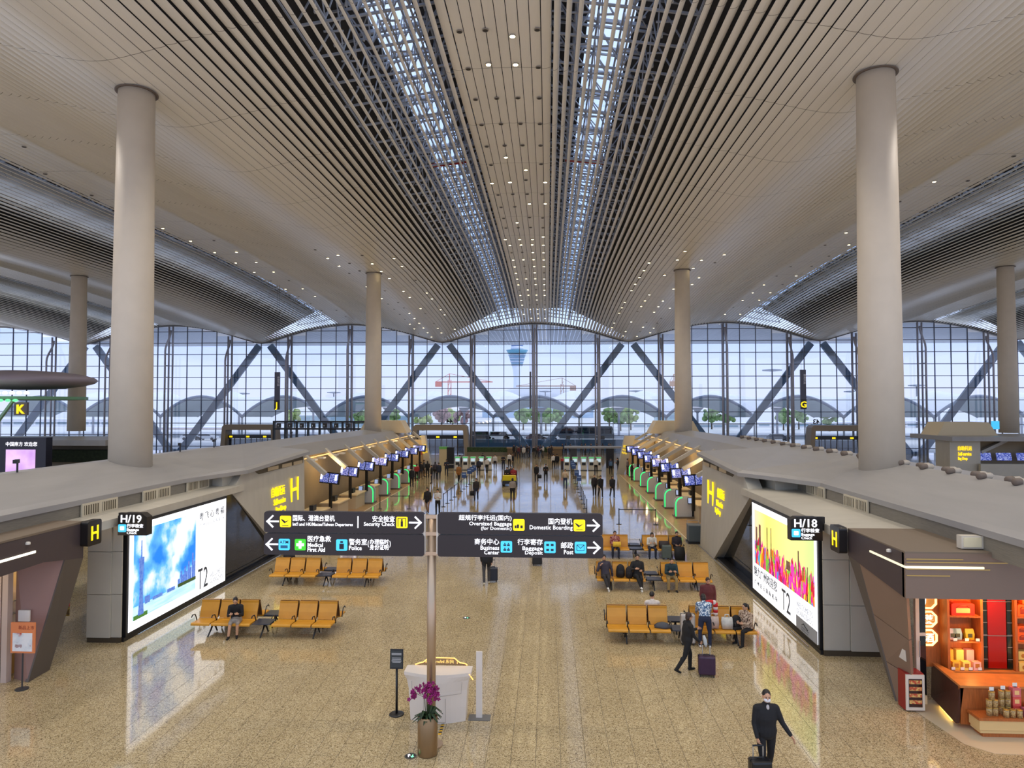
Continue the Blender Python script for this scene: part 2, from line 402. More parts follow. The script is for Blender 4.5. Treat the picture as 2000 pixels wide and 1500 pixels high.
# ------------------------------------------------------------------ glass wall
MULL = M('mullion_metal', (78, 84, 100), .4, metal=.4)
TRUS = M('truss_steel', (170, 172, 188), .4, metal=.2)
STRUT = M('strut_paint', (128, 156, 180), .45)
GL = glass_mat('facade_glass', (238, 244, 252), .06)
wall = empty('wall_front', (XC, YW, 0)); tag(wall, kind='structure')
PW = W/12; RZ = [17.64-1.857*k for k in range(9, -3, -1)]; RZ = [0.0]+RZ
off = Vector((XC, YW, 0))
def loc0(v): return (v[0]-XC, v[1]-YW, v[2])
pane = {}; restp = MB()
for j in range(-36, 36):
    x0, x1 = XC+j*PW, XC+(j+1)*PW
    for r in range(len(RZ)-1):
        top = min(zc(x0, 109), zc(x1, 109))-.1; z0, z1 = RZ[r], min(RZ[r+1], top)
        if z1-z0 < .3: continue
        if -13 <= j < 13 and len(pane) < 300:
            key = round(z1-z0, 2)
            if key not in pane:
                me = MB().bb((-PW/2+.04, -.012, -key/2+.03), (PW/2-.04, .012, key/2-.03)).mesh('pane'); me.materials.append(GL); pane[key] = me
            o = obj('pane', pane[key], None, wall); o.location = ((x0+x1)/2-XC, 0, (z0+z1)/2)
        else: restp.bb((x0+.04-XC, -.012, z0+.03), (x1-.04-XC, .012, z1-.03))
tag(restp.build('panes', GL, wall), kind='stuff')
for j in range(-36, 37):
    x = XC+j*PW; MB().bb((x-.045-XC, -.14, 0), (x+.045-XC, .06, zc(x, 109)-.05)).build('mullion', MULL, wall)
for z in RZ[1:]:
    tb = MB(); n = 0
    for i in range(288):
        x = XC-3*W+i*W/48
        if z < zc(x+W/96, 109)-.1: tb.bb((x-XC, -.16, z-.05), (x+W/48-XC, .05, z+.05)); n += 1
    if n: tb.build('transom', MULL, wall)
for n in range(-8, 8):
    x = n*W/3; zt = zc(x+XC, 109)-.22
    sd = 'left' if n < 0 else 'right'
    tr = empty('facade_truss', (XC+x, YW-.3, 0))
    tag(tr, 'steel ladder truss at the glass wall, on the middle line of the hall' if n == 0 else 'steel ladder truss at the glass wall, %s to the %s of the middle one' % (ORD[abs(n)], sd), 'truss', 'steel trusses along the glass wall')
    for dx in (-.32, .32): MB().tube([(dx, -.25, 0), (dx, -.25, zt)], .14, 10).build('chord', TRUS, tr, True)
    zb_ = zt-.5; pts = [(0, -1.9, 0), (0, -1.9, zb_-3.6)]+[(0, -1.9+1.6*math.sin(a*PI/12)**2, zb_-3.6+3.5*a/6) for a in range(1, 7)]
    MB().tube(pts, .15, 10).build('bowed_chord', TRUS, tr, True)
    for z in RZ[1:]:
        if z < zb_-.6:
            yb = -1.9 if z < zb_-3.6 else -1.9+1.6*math.sin((z-zb_+3.6)/3.5*PI/2)**2
            MB().tube([(-.32, -.25, z), (0, yb, z), (.32, -.25, z), (-.31, -.25, z)], .05, 6).build('rung', TRUS, tr)
for k in range(-3, 4):
    for s_ in (-1, 1):
        xt, xb = XC+k*W+s_*(W/2-.9), XC+k*W+s_*.9
        if xt < -86 or xt > 80: continue
        o = empty('diagonal_strut', (xb, YW+1.3, 0)); nn = abs(k)*2+(1 if (k == 0 or (s_ > 0) == (k > 0)) else 0)
        nn = (1 if k == 0 else 2*abs(k)+(1 if s_*k > 0 else 0)); side = 'left' if (k < 0 or (k == 0 and s_ < 0)) else 'right'
        tag(o, 'broad blue-grey diagonal strut behind the glass, %s one %s of the middle' % (ORD[nn], side), 'strut', 'diagonal struts outside the glass wall')
        MB().bar((0, 0, .1), (xt-xb, 0, 17.3), .5, 1.05).build('shaft', STRUT, o)
        MB().bb((-.8, -.5, 0), (.8, .5, .35)).build('foot', STRUT, o)
# ------------------------------------------------------------------ columns
COLM = M('column_plaster', (206, 196, 180), .6, noise=.03, nscale=1.5)
names = {(-1, 0): 'near left', (1, 0): 'near right'}
for ci, x in enumerate(COLX):
    for yi, y in enumerate(COLY):
        if ci in (0, 3) and yi == 0: continue
        zb = 4.95 if ci in (1, 2) else 5.0
        zt = zc(x, y)+.02
        lab = ['', 'closest round white column, rising from the left island roof', 'closest round white column, rising from the right island roof', ''][ci] if yi == 0 else \
              ['distant round white column at the far left, beyond the big column', 'distant slim white column behind the left island roof', 'distant slim white column behind the right island roof', 'distant white column cut by the right edge of the picture'][ci]
        o = empty('column', (x, y, zb)); tag(o, lab, 'column')
        h = zt-zb
        MB().lathe([(.80, 0), (.76, h*.4), (.68, h)], seg=40, cap=True).build('shaft', COLM, o, True)
        MB().lathe([(.69, h-.05), (.8, h-.05), (.8, h-.02), (.69, h-.02)], seg=40).build('gap_shade_ring', M('ceiling_gap_shade', (96, 84, 74), .6), o, True)  # dark ring colours in the shade of the open ceiling gap round the shaft
# ------------------------------------------------------------------ check-in islands
SHELL = M('island_shell', (186, 181, 168), .5, noise=.05, nscale=.8, stretch=(1, 3, 1))
ROOFM = M('island_roof', (154, 152, 150), .38, noise=.05, nscale=.9, stretch=(2.5, .5, 1))
BEIGE = M('beige_panel', (200, 182, 148), .55)
LOUV = M('louvre_metal', (128, 122, 110), .55, noise=.12, nscale=3, stretch=(1, 1, 18))
VENT = M('vent_frame', (206, 196, 172), .5); VDK = M('vent_dark', (96, 86, 66), .7)
BLACK = M('black_metal', (22, 22, 24), .4); BGL = M('black_glass', (10, 11, 16), .03, spec=.8)
WHITE = M('white_panel', (222, 218, 208), .45); GREY = M('grey_panel', (150, 150, 150), .4); DGREY = M('dark_grey', (60, 60, 62), .45)
YELL = M('yellow_sign_light', (255, 224, 30), .4, emit=1.0, ecol=(255, 222, 10))
GREEN = M('green_led', (60, 255, 140), .4, emit=1.3, ecol=(40, 255, 120)); WARM = M('warm_strip', (255, 214, 140), .4, emit=.9, ecol=(255, 206, 130))
SCRB = ramp_mat('screen_blue', [(.0, (30, 44, 120)), (.5, (60, 80, 180)), (.62, (200, 210, 255)), (1, (235, 240, 255))], 9, rough=.2, emit=.6, stretch=(1, 1, 4))
SCRW = M('screen_white', (235, 238, 250), .3, emit=1.3)
WOODF = M('counter_floor', (172, 138, 92), .35, noise=.12, nscale=3)
CTOP = M('counter_top', (236, 214, 166), .4)
DBRN = M('baseboard_brown', (70, 60, 46), .5)
def island(side):
    face, s, off = (XR, 1, 0.0) if side == 'right' else (XL, -1, -1.1)
    def X(d): return face + s*(d + (off*min(1, d/1.9) if d > 0 else 0))
    isl = empty('check_in_island', (face, 21.4, 0))
    tag(isl, 'long white check-in island with folded roof on the %s of the concourse' % side, 'check-in island', 'check-in islands')
    O = Vector((face, 21.4, 0))
    def B(mb, name, mat, par=None, **k):
        mb.v = [tuple(Vector(p)-O) for p in mb.v]; return mb.build(name, mat, par or isl, **k)
    # roof of the front block
    st = [(15.2, 1.95, 4.6), (26.5, 1.95, 4.6), (28.5, 1.0, 4.6), (30.2, -.12, 4.62), (38.2, -.12, 4.92)]
    rings = []
    for y, d, z in st:
        rings.append([(X(d), y, z-.16), (X(d), y, z), (X(d+.25), y, z+.1), (X(4.9), y, 5.32), (X(7.2), y, 5.1), (X(7.4), y, 4.7), (X(4.9), y, 4.9), (X(d+.3), y, z-.16)])
    B(MB().loft(rings), 'front_roof', ROOFM)
    # roof over the counters
    rings = []
    for y, dz in ((38.25, 0), (46, 0), (66, -.12), (72, -.2), (76.6, -.55)):
        rings.append([(X(2.65), y, 4.35+dz), (X(3.3), y, 5.05+dz), (X(4.9), y, 5.32+dz), (X(6.5), y, 5.05+dz), (X(7.2), y, 4.35+dz), (X(6.9), y, 4.25+dz), (X(3.0), y, 4.25+dz)])
    B(MB().loft(rings), 'counter_roof', ROOFM)
    # ledge, louvre band and wall of the front block
    B(MB().prism([(X(-.02), 3.72), (X(-.02), 3.98), (X(2.0), 4.06), (X(2.3), 4.06), (X(2.3), 3.72)], 10.4, 'xz', 19.7), 'ledge', SHELL)
    B(MB().bb((X(2.0), 15.4, 3.98), (X(2.25), 37.5, 4.5)), 'louvre_band', LOUV)
    B(MB().bb((X(1.1), 29.0, 3.9), (X(2.2), 37.6, 4.56)), 'niche_back', SHELL)
    for px, py_ in (((1535, 947), (1596, 964), (1675, 988)) if s > 0 else ((384, 938), (303, 956), (192, 978))):
        c = bx(px, py_, X(2.0)); wv = 1.75
        v = B(MB().bb((X(1.97), c.y-wv/2, 4.05), (X(1.91), c.y+wv/2, 4.46)), 'vent', VENT)
        for q in (-1, 1):
            B(MB().bb((X(1.905), c.y+q*wv/4-.36, 4.11), (X(1.895), c.y+q*wv/4+.36, 4.4)), 'grille', VDK, v)
            bl = MB()
            for n in range(7): bl = MB(); bl.bb((X(1.89), c.y+q*wv/4-.33+n*.11-.02, 4.11), (X(1.88), c.y+q*wv/4-.33+n*.11+.02, 4.4)); B(bl, 'blade', VENT, v)
    B(MB().bb((X(.35), 21.4, 0), (X(2.2), 37.0, 3.72)), 'wall_core', SHELL)
    # panels of the near end wall and its joints
    for x0, x1 in ((-.0, .78), (.8, 2.2)):
        for z0, z1 in ((.16, 1.5), (1.515, 2.85), (2.865, 3.72)):
            B(MB().bb((X(x0) if x0 else face+s*0.02, 21.36 if x0 < .5 else 21.3, z0), (X(x1), 21.42, z1)), 'panel', SHELL)
    B(MB().bb((face+s*.02, 21.33, 0), (X(2.2), 21.42, .16)), 'baseboard', DBRN)
    # black glazed recess beyond the banner
    B(MB().prism([(28.3, .12), (34.35, .12), (29.25, 3.72), (28.3, 3.72)], .05, 'yz', X(.3) if s > 0 else X(.3)-.05), 'black_glazing', BGL)
    B(MB().bb((face-s*.06, 21.42, 0), (X(.36), 34.4, .12)), 'plinth', BLACK)
    B(MB().tube([(face-s*.28, 21.8, .11), (face-s*.28, 37.4, .11)], .022, 8), 'kick_rail', M('rail_steel', (196, 196, 198), .25, metal=.9))
    # leaning wing with the yellow letters
    pts = [(34.4, 0), (37.4, 0), (38.2, 4.76), (30.2, 4.46), (29.15, 3.72)]
    lean = lambda z: -.16+.075*z
    mb = MB(); mb.loft([[(face+s*lean(z), y, z) for y, z in pts], [(face+s*.75, y, z) for y, z in pts]])
    wing = B(mb, 'wing_panel', SHELL)
    sl = MB().loft([[(face+s*(lean(z)-.012), y, z) for y, z in ((32.0, 4.25), (37.9, 4.3), (38.0, 4.66), (31.4, 4.5))], [(face+s*(lean(z)+.02), y, z) for y, z in ((32.0, 4.25), (37.9, 4.3), (38.0, 4.66), (31.4, 4.5))]])
    B(sl, 'slot', VDK, wing)
    for y0 in (33.0, 34.8, 36.4): B(MB().bb((face+s*.11, y0, 4.3), (face+s*.14, y0+1.3, 4.48)), 'vent_frame', BEIGE, wing)
    tl_ = math.atan(.075)
    def T(t, y0, y1, z0, z1):
        zm_ = (z0+z1)/2; fit(t, 0, abs(y1-y0), z1-z0, YELL, wing, (face+s*(lean(zm_)-.035)-O.x, y0-O.y, z0), (PI/2, 0, -s*PI/2), .02, .0)
    def PY(px, py_): return bx(px, py_, face-s*.02).y
    if s > 0: T('H', 36.4, 35.2, 2.45, 3.65); T('自助托运', 34.4, 33.1, 3.0, 3.48); T('Self-service', 34.5, 33.3, 2.6, 2.9); T('Bag Drop', 34.6, 33.6, 2.16, 2.5)
    else: T('自助托运', 33.3, 35.0, 2.95, 3.45); T('Self-service', 33.5, 35.0, 2.55, 2.85); T('Bag Drop', 33.7, 35.0, 2.1, 2.45); T('H', 35.8, 36.9, 2.4, 3.65)
    # far end: leaning leg, end wall, box on the roof
    B(MB().loft([[(X(a), y, z) for a, z in ((-.75, 0), (0, 0), (1.25, 4.2), (.1, 4.2))] for y in (75.6, 76.4)]), 'end_leg', SHELL)
    le = kids(isl)[-1] if False else None
    et = empty('end_lettering', (X(-.0)-O.x, 75.55-O.y, 2.2)); et.parent = isl; et.rotation_euler = (0, s*.24, 0)
    for t, z, sz in (('自助托运', .75, .3), ('Self-service', .42, .24), ('Bag Drop', .08, .28)):
        text(t, sz, YELL, et, (0, 0, z), (PI/2, 0, 0), .02, 'CENTER', .004, sx=.5)
    B(MB().bb((X(.3), 76.0, 0), (X(5.5), 76.5, 3.7)), 'end_wall', BEIGE)
    B(MB().bb((X(1.0), 75.95, 2.0), (X(1.5), 75.99, 2.6)), 'red_notice', M('red_notice', (190, 110, 96), .5))
    rb = [(X(1.9), 4.7), (X(6.9), 4.7), (X(6.2), 5.95), (X(2.6), 5.95)]
    B(MB().prism(rb, 2.5, 'xz', 69.5), 'roof_box', M('roof_box', (214, 196, 160), .55))
    # ribs, back wall, counters
    B(MB().bb((X(3.3), 38.0, 0), (X(3.6), 76, 4.35)), 'back_wall', M('counter_back_wall', (150, 132, 98), .6, noise=.1, nscale=.6))
    B(MB().bb((X(-.45), 39.2, 0), (X(3.3), 76, .012)), 'counter_floor', WOODF)
    B(MB().bb((X(-.5), 39.2, 0), (X(-.45), 76, .02)), 'floor_edge', M('edge_strip', (235, 215, 170), .3))
    for n in range(9):
        y = 41.4+4.4*n
        B(MB().bar((X(2.9), y+.9, 4.5), (X(.75), y+.9, 3.25), .34, .24), 'rib', SHELL)
        if n < 8:
            for q in (0, 1):
                lp = B(MB().bb((X(2.3), y+1.6+q*1.6, 4.0), (X(2.75), y+2.1+q*1.6, 4.1)), 'downlight_box', WHITE)
    B(MB().bb((X(2.55), 39.0, 4.18), (X(2.62), 75.6, 4.24)), 'warm_light_strip', WARM)
    return X
ISX = {sd: island(sd) for sd in ('left', 'right')}
for o in list(bpy.data.objects):
    if o.name.startswith('end_lettering'): pass
# counters, bag drops and screens along both islands
CBODY = M('counter_body', (196, 180, 150), .5); SLATB = M('belt_rubber', (44, 44, 46), .7)
def bag_drop(X, s, y, n, side):
    t = empty('bag_drop_machine', (X(.75), y, 0))
    tag(t, 'white bag drop machine with green light strip, %s from the near end, %s island' % (ORD[n+1], side), 'bag drop', 'bag drop machines on the %s island' % side)
    def P(d, z): return (s*d-s*.75, z)
    # rounded end plate facing the camera: outline in x/z
    def plate(r_out, y0, y1, inset=0.0):
        pts = [P(1.3-inset, .12), P(.28+inset, .12)]
        for a in range(0, 7):
            an = a/6*PI/2; pts.append(P(.28+inset+.42*(1-math.cos(an)), .92-inset+.42*math.sin(an)))
        pts += [P(1.3-inset, 1.36-inset)]
        return MB().prism(pts, y1-y0, 'xz', y0)
    plate(0, -.55, -.45).build('end_plate', M('machine_panel', (196, 196, 192), .35), t)
    plate(0, .3, .42).build('end_plate', M('machine_panel', (196, 196, 192), .35), t)
    pl = [P(.265, .14)]+[P(.265+.42*(1-math.cos(a/6*PI/2)), .93+.43*math.sin(a/6*PI/2)) for a in range(0, 7)]
    MB().tube([(p[0], -.5, p[1]) for p in pl], .05, 8).build('light_strip', GREEN, t, True)
    MB().bb((s*.2-s*.75, -.75, 0), (s*1.4-s*.75, .55, .12)).build('weighing_base', M('scale_steel', (120, 112, 100), .35, metal=.5), t)
    MB().bb((s*.6-s*.75, -.45, .12), (s*2.2-s*.75, .3, .5)).build('belt', SLATB, t)
    MB().box((s*.62-s*.2, -.62, 1.18), (.34, .08, .42), rz=0, rx=-.35).build('touch_screen', [BLACK], t)
    MB().box((s*.62-s*.2, -.665, 1.19), (.27, .02, .34), rx=-.35).build('display', M('touch_display', (150, 170, 210), .2, emit=.7), t)
    MB().bb((s*.3-s*.2, -.52, .3), (s*.75-s*.2, -.44, .9)).build('side_cabinet', M('brown_cabinet', (120, 96, 72), .5), t)
def screens(X, s, y, n, side):
    t = empty('overhead_display', (X(.75), y, 2.55)); t.rotation_euler[2] = s*.62
    tag(t, 'twin overhead flight display, %s from the near end of the %s island' % (ORD[n+1], side), 'display', 'overhead displays of the %s island' % side)
    MB().box((0, 0, .35), (1.9, .12, .72), rx=-.18).build('housing', BLACK, t)
    for q in (-1, 1):
        d = MB().box((q*.47, -.075, .36), (.82, .03, .58), rx=-.18).build('screen', SCRB, t)
        MB().box((q*.74, -.1, .42), (.2, .02, .36), rx=-.18).build('logo_field', SCRW, d)
    MB().bb((-.1, 0, -2.55+1.0), (.1, .12, 0)).build('post', BLACK, t)
for side, s in (('left', -1), ('right', 1)):
    X = ISX[side]
    ys = [47.1, 51.4, 55.6, 60.1, 64.6, 69.3, 73.2] if s > 0 else [52.6, 57.4, 61.8, 66.2, 70.6]
    for n, y in enumerate(ys): bag_drop(X, s, y, n, side)
    for n in range(8): screens(X, s, 43.2+4.35*n, n, side)
    for n in range(8):
        y = 41.6+4.3*n
        c = empty('service_counter', (X(2.0), y, 0)); tag(c, 'beige staffed check-in counter, %s from the near end of the %s island' % (ORD[n+1], side), 'counter', 'service counters on the %s island' % side)
        MB().bb((-.55, -.9, 0), (.55, 1.5, 1.0)).build('body', CBODY, c)
        MB().bb((-.65, -1.0, 1.0), (.65, 1.6, 1.08)).build('top', CTOP, c)
        MB().bb((-.1, -.2, 1.08), (.14, .4, 1.42)).build('monitor', BLACK, c)
    for n, y in enumerate((46, 56, 66, 74)):
        l = bpy.data.lights.new('counter_lamp', 'POINT'); l.energy = 85; l.color = lin((255, 214, 150))[:3]; l.shadow_soft_size = .3
        o = bpy.data.objects.new('counter_lamp', l); col.objects.link(o); o.location = (X(2.0), y, 3.6)
# capsules lying along the back edge of the right roof, small cameras on the left roof
cap = MB().tube([(-.27, 0, .1), (-.2, 0, .1), (.2, 0, .1), (.27, 0, .1)], [.06, .1, .1, .06], 12)
cm = cap.mesh('capsule', True); cm.materials.append(M('capsule_cover', (176, 168, 156), .7, noise=.1, nscale=6))
cp2 = MB().tube([(-.3, 0, .1), (-.26, 0, .106), (-.07, 0, .106), (-.05, 0, .1)], [.08, .108, .108, .06], 12).mesh('band', True); cp2.materials.append(M('capsule_band', (112, 100, 90), .7))
for n in range(36):
    y = 20.0+n*.8; xx = ISX['right'](4.95+.32*(n % 2)); o = empty('roof_capsule', (xx, y, 5.27 - (.03 if n % 2 else 0))); o.rotation_euler[2] = .35
    tag(o, 'pale capsule roll on the right island roof, %s the near column, %s from it' % (('right of', ORD[9-n]) if n < 9 else ('left of', ORD[n-8] if n < 23 else 'far')), 'roll', 'capsule rolls on the right island roof')
    obj('roll', cm, None, o); obj('band', cp2, None, o)
for n, (px, py_, lab) in enumerate(((34, 905, 'small dark camera pair on the left island roof, left of the big column'), (352, 868, 'small dark camera on the left island roof just right of the big column'), (418, 866, 'small dark camera on the left island roof, midway to the slim column'), (570, 855, 'small dark camera on the left island roof near the dark gantry'))):
    p = bz(px, py_, 5.33); p.x = min(p.x, ISX['left'](4.6)); p = Vector((ISX['left'](4.9), by(px, py_, p.y).y, 5.32))
    p.y = bx(px, py_, p.x).y; p.z = 5.32-(max(0, p.y-46)*.006)
    o = empty('roof_camera', p); tag(o, lab, 'camera')
    MB().tube([(0, 0, 0), (0, 0, .32)], .03, 8).build('stem', BLACK, o); MB().box((0, -.05, .36), (.12, .3, .12), rz=.4).build('body', BLACK, o)
# ------------------------------------------------------------------ illuminated banners
LW = M('backlit_white', (250, 251, 255), .4, emit=1.15)
INK = M('banner_ink', (70, 76, 86), .5, emit=.12, ecol=(90, 96, 106)); INKL = M('banner_ink_pale', (176, 180, 186), .5, emit=.5, ecol=(190, 194, 200))
SKYP = ramp_mat('poster_sky', [(.36, (30, 120, 226)), (.47, (96, 174, 242)), (.56, (226, 238, 252)), (.75, (250, 252, 255))], .75, emit=1.0, detail=7)
def painted():
    m, t, b = _new('poster_paint'); N, L = t.nodes, t.links
    g = N.new('ShaderNodeNewGeometry'); sx_ = N.new('ShaderNodeSeparateXYZ'); L.new(g.outputs['Position'], sx_.inputs[0])
    vo = N.new('ShaderNodeTexVoronoi'); vo.inputs['Scale'].default_value = 5.5
    mp = N.new('ShaderNodeMapping'); mp.inputs['Scale'].default_value = (1, 1, .38); L.new(g.outputs['Position'], mp.inputs[0])
    nz = N.new('ShaderNodeTexNoise'); nz.inputs['Scale'].default_value = 2.4; nz.inputs['Detail'].default_value = 5; L.new(mp.outputs[0], nz.inputs['Vector'])
    ad = N.new('ShaderNodeVectorMath'); ad.operation = 'MULTIPLY_ADD'; ad.inputs[1].default_value = (.9, .9, .9); L.new(nz.outputs['Color'], ad.inputs[0]); L.new(mp.outputs[0], ad.inputs[2])
    L.new(ad.outputs[0], vo.inputs['Vector'])
    hs = N.new('ShaderNodeSeparateColor'); L.new(vo.outputs['Color'], hs.inputs[0])
    r = N.new('ShaderNodeValToRGB'); L.new(hs.outputs[0], r.inputs[0]); r.color_ramp.interpolation = 'CONSTANT'
    st = [(0, (236, 30, 140)), (.18, (200, 20, 60)), (.32, (250, 120, 30)), (.44, (240, 60, 180)), (.56, (70, 150, 220)), (.64, (250, 210, 60)), (.74, (120, 190, 60)), (.84, (120, 40, 120)), (.93, (60, 40, 50))]
    E_ = r.color_ramp.elements
    while len(E_) < len(st): E_.new(.5)
    for e_, (p, c) in zip(E_, st): e_.position = p; e_.color = lin(c)
    # skyline: colour below a ragged height, pale yellow to green sky above it
    n2 = N.new('ShaderNodeTexNoise'); n2.inputs['Scale'].default_value = 3.2; n2.inputs['Detail'].default_value = 6
    mp2 = N.new('ShaderNodeMapping'); mp2.inputs['Scale'].default_value = (1, 1, .12); L.new(g.outputs['Position'], mp2.inputs[0]); L.new(mp2.outputs[0], n2.inputs['Vector'])
    ma = N.new('ShaderNodeMath'); ma.operation = 'MULTIPLY_ADD'; ma.inputs[1].default_value = 1.9; ma.inputs[2].default_value = 1.25; L.new(n2.outputs[0], ma.inputs[0])
    lt = N.new('ShaderNodeMath'); lt.operation = 'LESS_THAN'; L.new(sx_.outputs['Z'], lt.inputs[0]); L.new(ma.outputs[0], lt.inputs[1])
    rs = N.new('ShaderNodeMapRange'); rs.inputs[1].default_value = 28; rs.inputs[2].default_value = 21.6; L.new(sx_.outputs['Y'], rs.inputs[0])
    sk_ = N.new('ShaderNodeValToRGB'); L.new(rs.outputs[0], sk_.inputs[0])
    sk_.color_ramp.elements[0].color = lin((250, 214, 190)); sk_.color_ramp.elements[1].color = lin((200, 236, 150)); q = sk_.color_ramp.elements.new(.25); q.color = lin((250, 240, 120)); q = sk_.color_ramp.elements.new(.6); q.color = lin((248, 242, 150))
    mx = N.new('ShaderNodeMix'); mx.data_type = 'RGBA'; L.new(lt.outputs[0], mx.inputs[0]); L.new(sk_.outputs[0], mx.inputs[6]); L.new(r.outputs[0], mx.inputs[7])
    L.new(mx.outputs[2], b.inputs['Base Color']); L.new(mx.outputs[2], b.inputs['Emission Color']); b.inputs['Emission Strength'].default_value = .85
    return m
def banner(side):
    face, s = (XR, 1) if side == 'right' else (XL, -1)
    y0, y1, z0, z1 = 21.62, 28.25, .22, 3.62
    t = empty('light_banner', (face, y0, 0)); t.location = (face-s*.05, y0, 0)
    tag(t, 'huge backlit poster of colourful painted skyline on the right island wall' if s > 0 else 'huge backlit poster of blue sky, tower and river on the left island wall', 'banner')
    O = t.location.copy(); rot = (PI/2, 0, -s*PI/2)
    def yy(u): return (y1-u if s > 0 else y0+u)-O.y          # u: metres from the reader's left edge
    def B(u0, u1, za, zb, d, mat, name, par=None):
        return MB().bb((-s*(d-.01), yy(u0), za), (-s*d, yy(u1), zb)).build(name, mat, par or t)
    MB().bb((s*.37, y0-.1-O.y, .12), (-s*.0, y1+.12-O.y, 3.72)).build('black_frame', BLACK, t)
    wp = B(.0, y1-y0, z0, z1, .02, LW, 'white_field')
    Wd = y1-y0
    def FT(st_, u0, u1, za, zb, mat, lead=.9):
        fit(st_, 0, u1-u0, zb-za, mat, t, (-s*.045, yy(u0), za), rot, .004, -.002, lead)
    if s > 0:
        pic = B(.35, Wd-.18, 1.3, z1-.22, .034, painted(), 'picture')
        T_ = M('picture_dark', (70, 50, 50), .5, emit=.1)
        for u, w, h in ((.55, .16, 2.75), (.95, .2, 2.9), (1.9, .07, 2.95), (2.35, .06, 3.0), (3.3, .06, 2.2), (4.0, .35, 2.2), (5.1, .08, 2.75), (5.5, .09, 2.3), (5.9, .05, 2.4)):
            B(u, u+w, 1.9, h, .046, ramp_mat('picture_tower', [(.3, (90, 60, 60)), (.6, (150, 110, 90)), (.8, (110, 130, 170))], 6, emit=.35), 'painted_tower', pic)
        FT('魅力广州欢迎您', .3, 3.0, .82, 1.2, INK)
        FT('广  州  白  云  国  际  机  场', .35, 3.0, .48, .66, INK)
        FT('T', 3.5, 3.88, .42, 1.12, INK); FT('2', 3.97, 4.35, .42, 1.12, INK)
        FT('WELCOME TO', 4.95, 6.35, .92, 1.1, INKL); FT('GUANGZHOU', 4.95, 6.35, .7, .87, INKL)
        gp = B(4.85, Wd, .22, .62, .034, M('grey_plate', (140, 142, 146), .5, emit=.25), 'corner_plate')
        MB().tube([(-s*.05, yy(5.4), .45), (-s*.05, yy(5.55), .52), (-s*.05, yy(5.7), .46), (-s*.05, yy(5.9), .42)], .012, 6).build('logo_stroke', BLACK, gp)
        text('Guangzhou Airport\nMedia Resources', .085, INK, t, (-.05, yy(5.35), .36), rot, .004)
    else:
        pic = B(.22, 4.15, z0+.3, z1-.22, .034, SKYP, 'picture')
        B(.22, 4.15, z0+.3, z0+.72, .044, ramp_mat('poster_river', [(.3, (150, 205, 228)), (.6, (196, 228, 240))], 2, emit=.9, stretch=(1, .3, 4)), 'river', pic)
        TW = ramp_mat('poster_tower', [(.3, (64, 100, 190)), (.6, (104, 140, 214))], 12, emit=.75)
        prof = [(.16, .62), (.11, 1.0), (.085, 1.45), (.1, 1.9), (.13, 2.3), (.15, 2.48), (.03, 2.5), (.02, 3.05)]
        mb = MB(); mb.loft([[(.046, yy(.62)-w, z), (.046, yy(.62)+w, z), (.056, yy(.62)+w, z), (.056, yy(.62)-w, z)] for w, z in prof]); mb.build('tower_image', TW, pic)
        for q, (u, w, h) in enumerate(((2.9, .13, .25), (3.08, .1, .5), (3.2, .12, .35), (3.34, .09, .62), (3.45, .12, .42), (3.6, .1, .75), (3.72, .12, .5), (3.88, .1, 1.0), (4.0, .13, .66), (2.2, .5, .08), (1.3, .6, .07), (.85, .3, .2))):
            B(u, u+w, .9, .94+h, .046, TW, 'building_image', pic)
        B(2.9, 4.15, .9, 1.02, .05, M('poster_trees', (70, 96, 50), .5, emit=.4), 'tree_line_image', pic)
        B(.22, 1.0, .52, .66, .05, M('poster_bank', (84, 140, 60), .5, emit=.45), 'river_bank_image', pic)
        FT('粤 飞 心 粤 福', 4.4, 6.4, 3.05, 3.35, INK)
        FT('广 州 白 云 国 际 机 场', 4.4, 6.4, 2.78, 2.95, INKL)
        FT('T', 4.35, 4.68, .42, 1.2, INK); FT('2', 4.77, 5.1, .42, 1.2, INK)
        FT('WELCOME TO', 5.3, 6.4, .66, .85, INKL); FT('GUANGZHOU', 5.3, 6.4, .42, .61, INKL)
    return t
banner('left'); banner('right')
# ------------------------------------------------------------------ gate plates on the islands
SIGNB = M('sign_black', (26, 22, 22), .35); TWH = M('sign_white_light', (250, 250, 255), .4, emit=1.0); CYAN = M('sign_cyan', (70, 196, 246), .4, emit=.75)
SYEL = M('sign_yellow', (255, 226, 0), .4, emit=.8, ecol=(255, 220, 0)); SGRN = M('sign_green', (60, 196, 40), .4, emit=.7); SINK = M('pictogram_ink', (30, 30, 44), .5)
def rounded(w, h, r, n=4, cut=0.0):
    pts = []
    for cx, cy, a0 in ((w/2-r, h/2-r, 0), (-w/2+r, h/2-r, 90), (-w/2+r, -h/2+r, 180), (w/2-r, -h/2+r, 270)):
        for i in range(n+1): a = math.radians(a0+90*i/n); pts.append((cx+r*math.cos(a), cy+r*math.sin(a)))
    return pts
def plate(w, h, r, y0, y1, cx=0, cz=0): return MB().prism([(a+cx, b+cz) for a, b in rounded(w, h, r)], y1-y0, 'xz', y0)
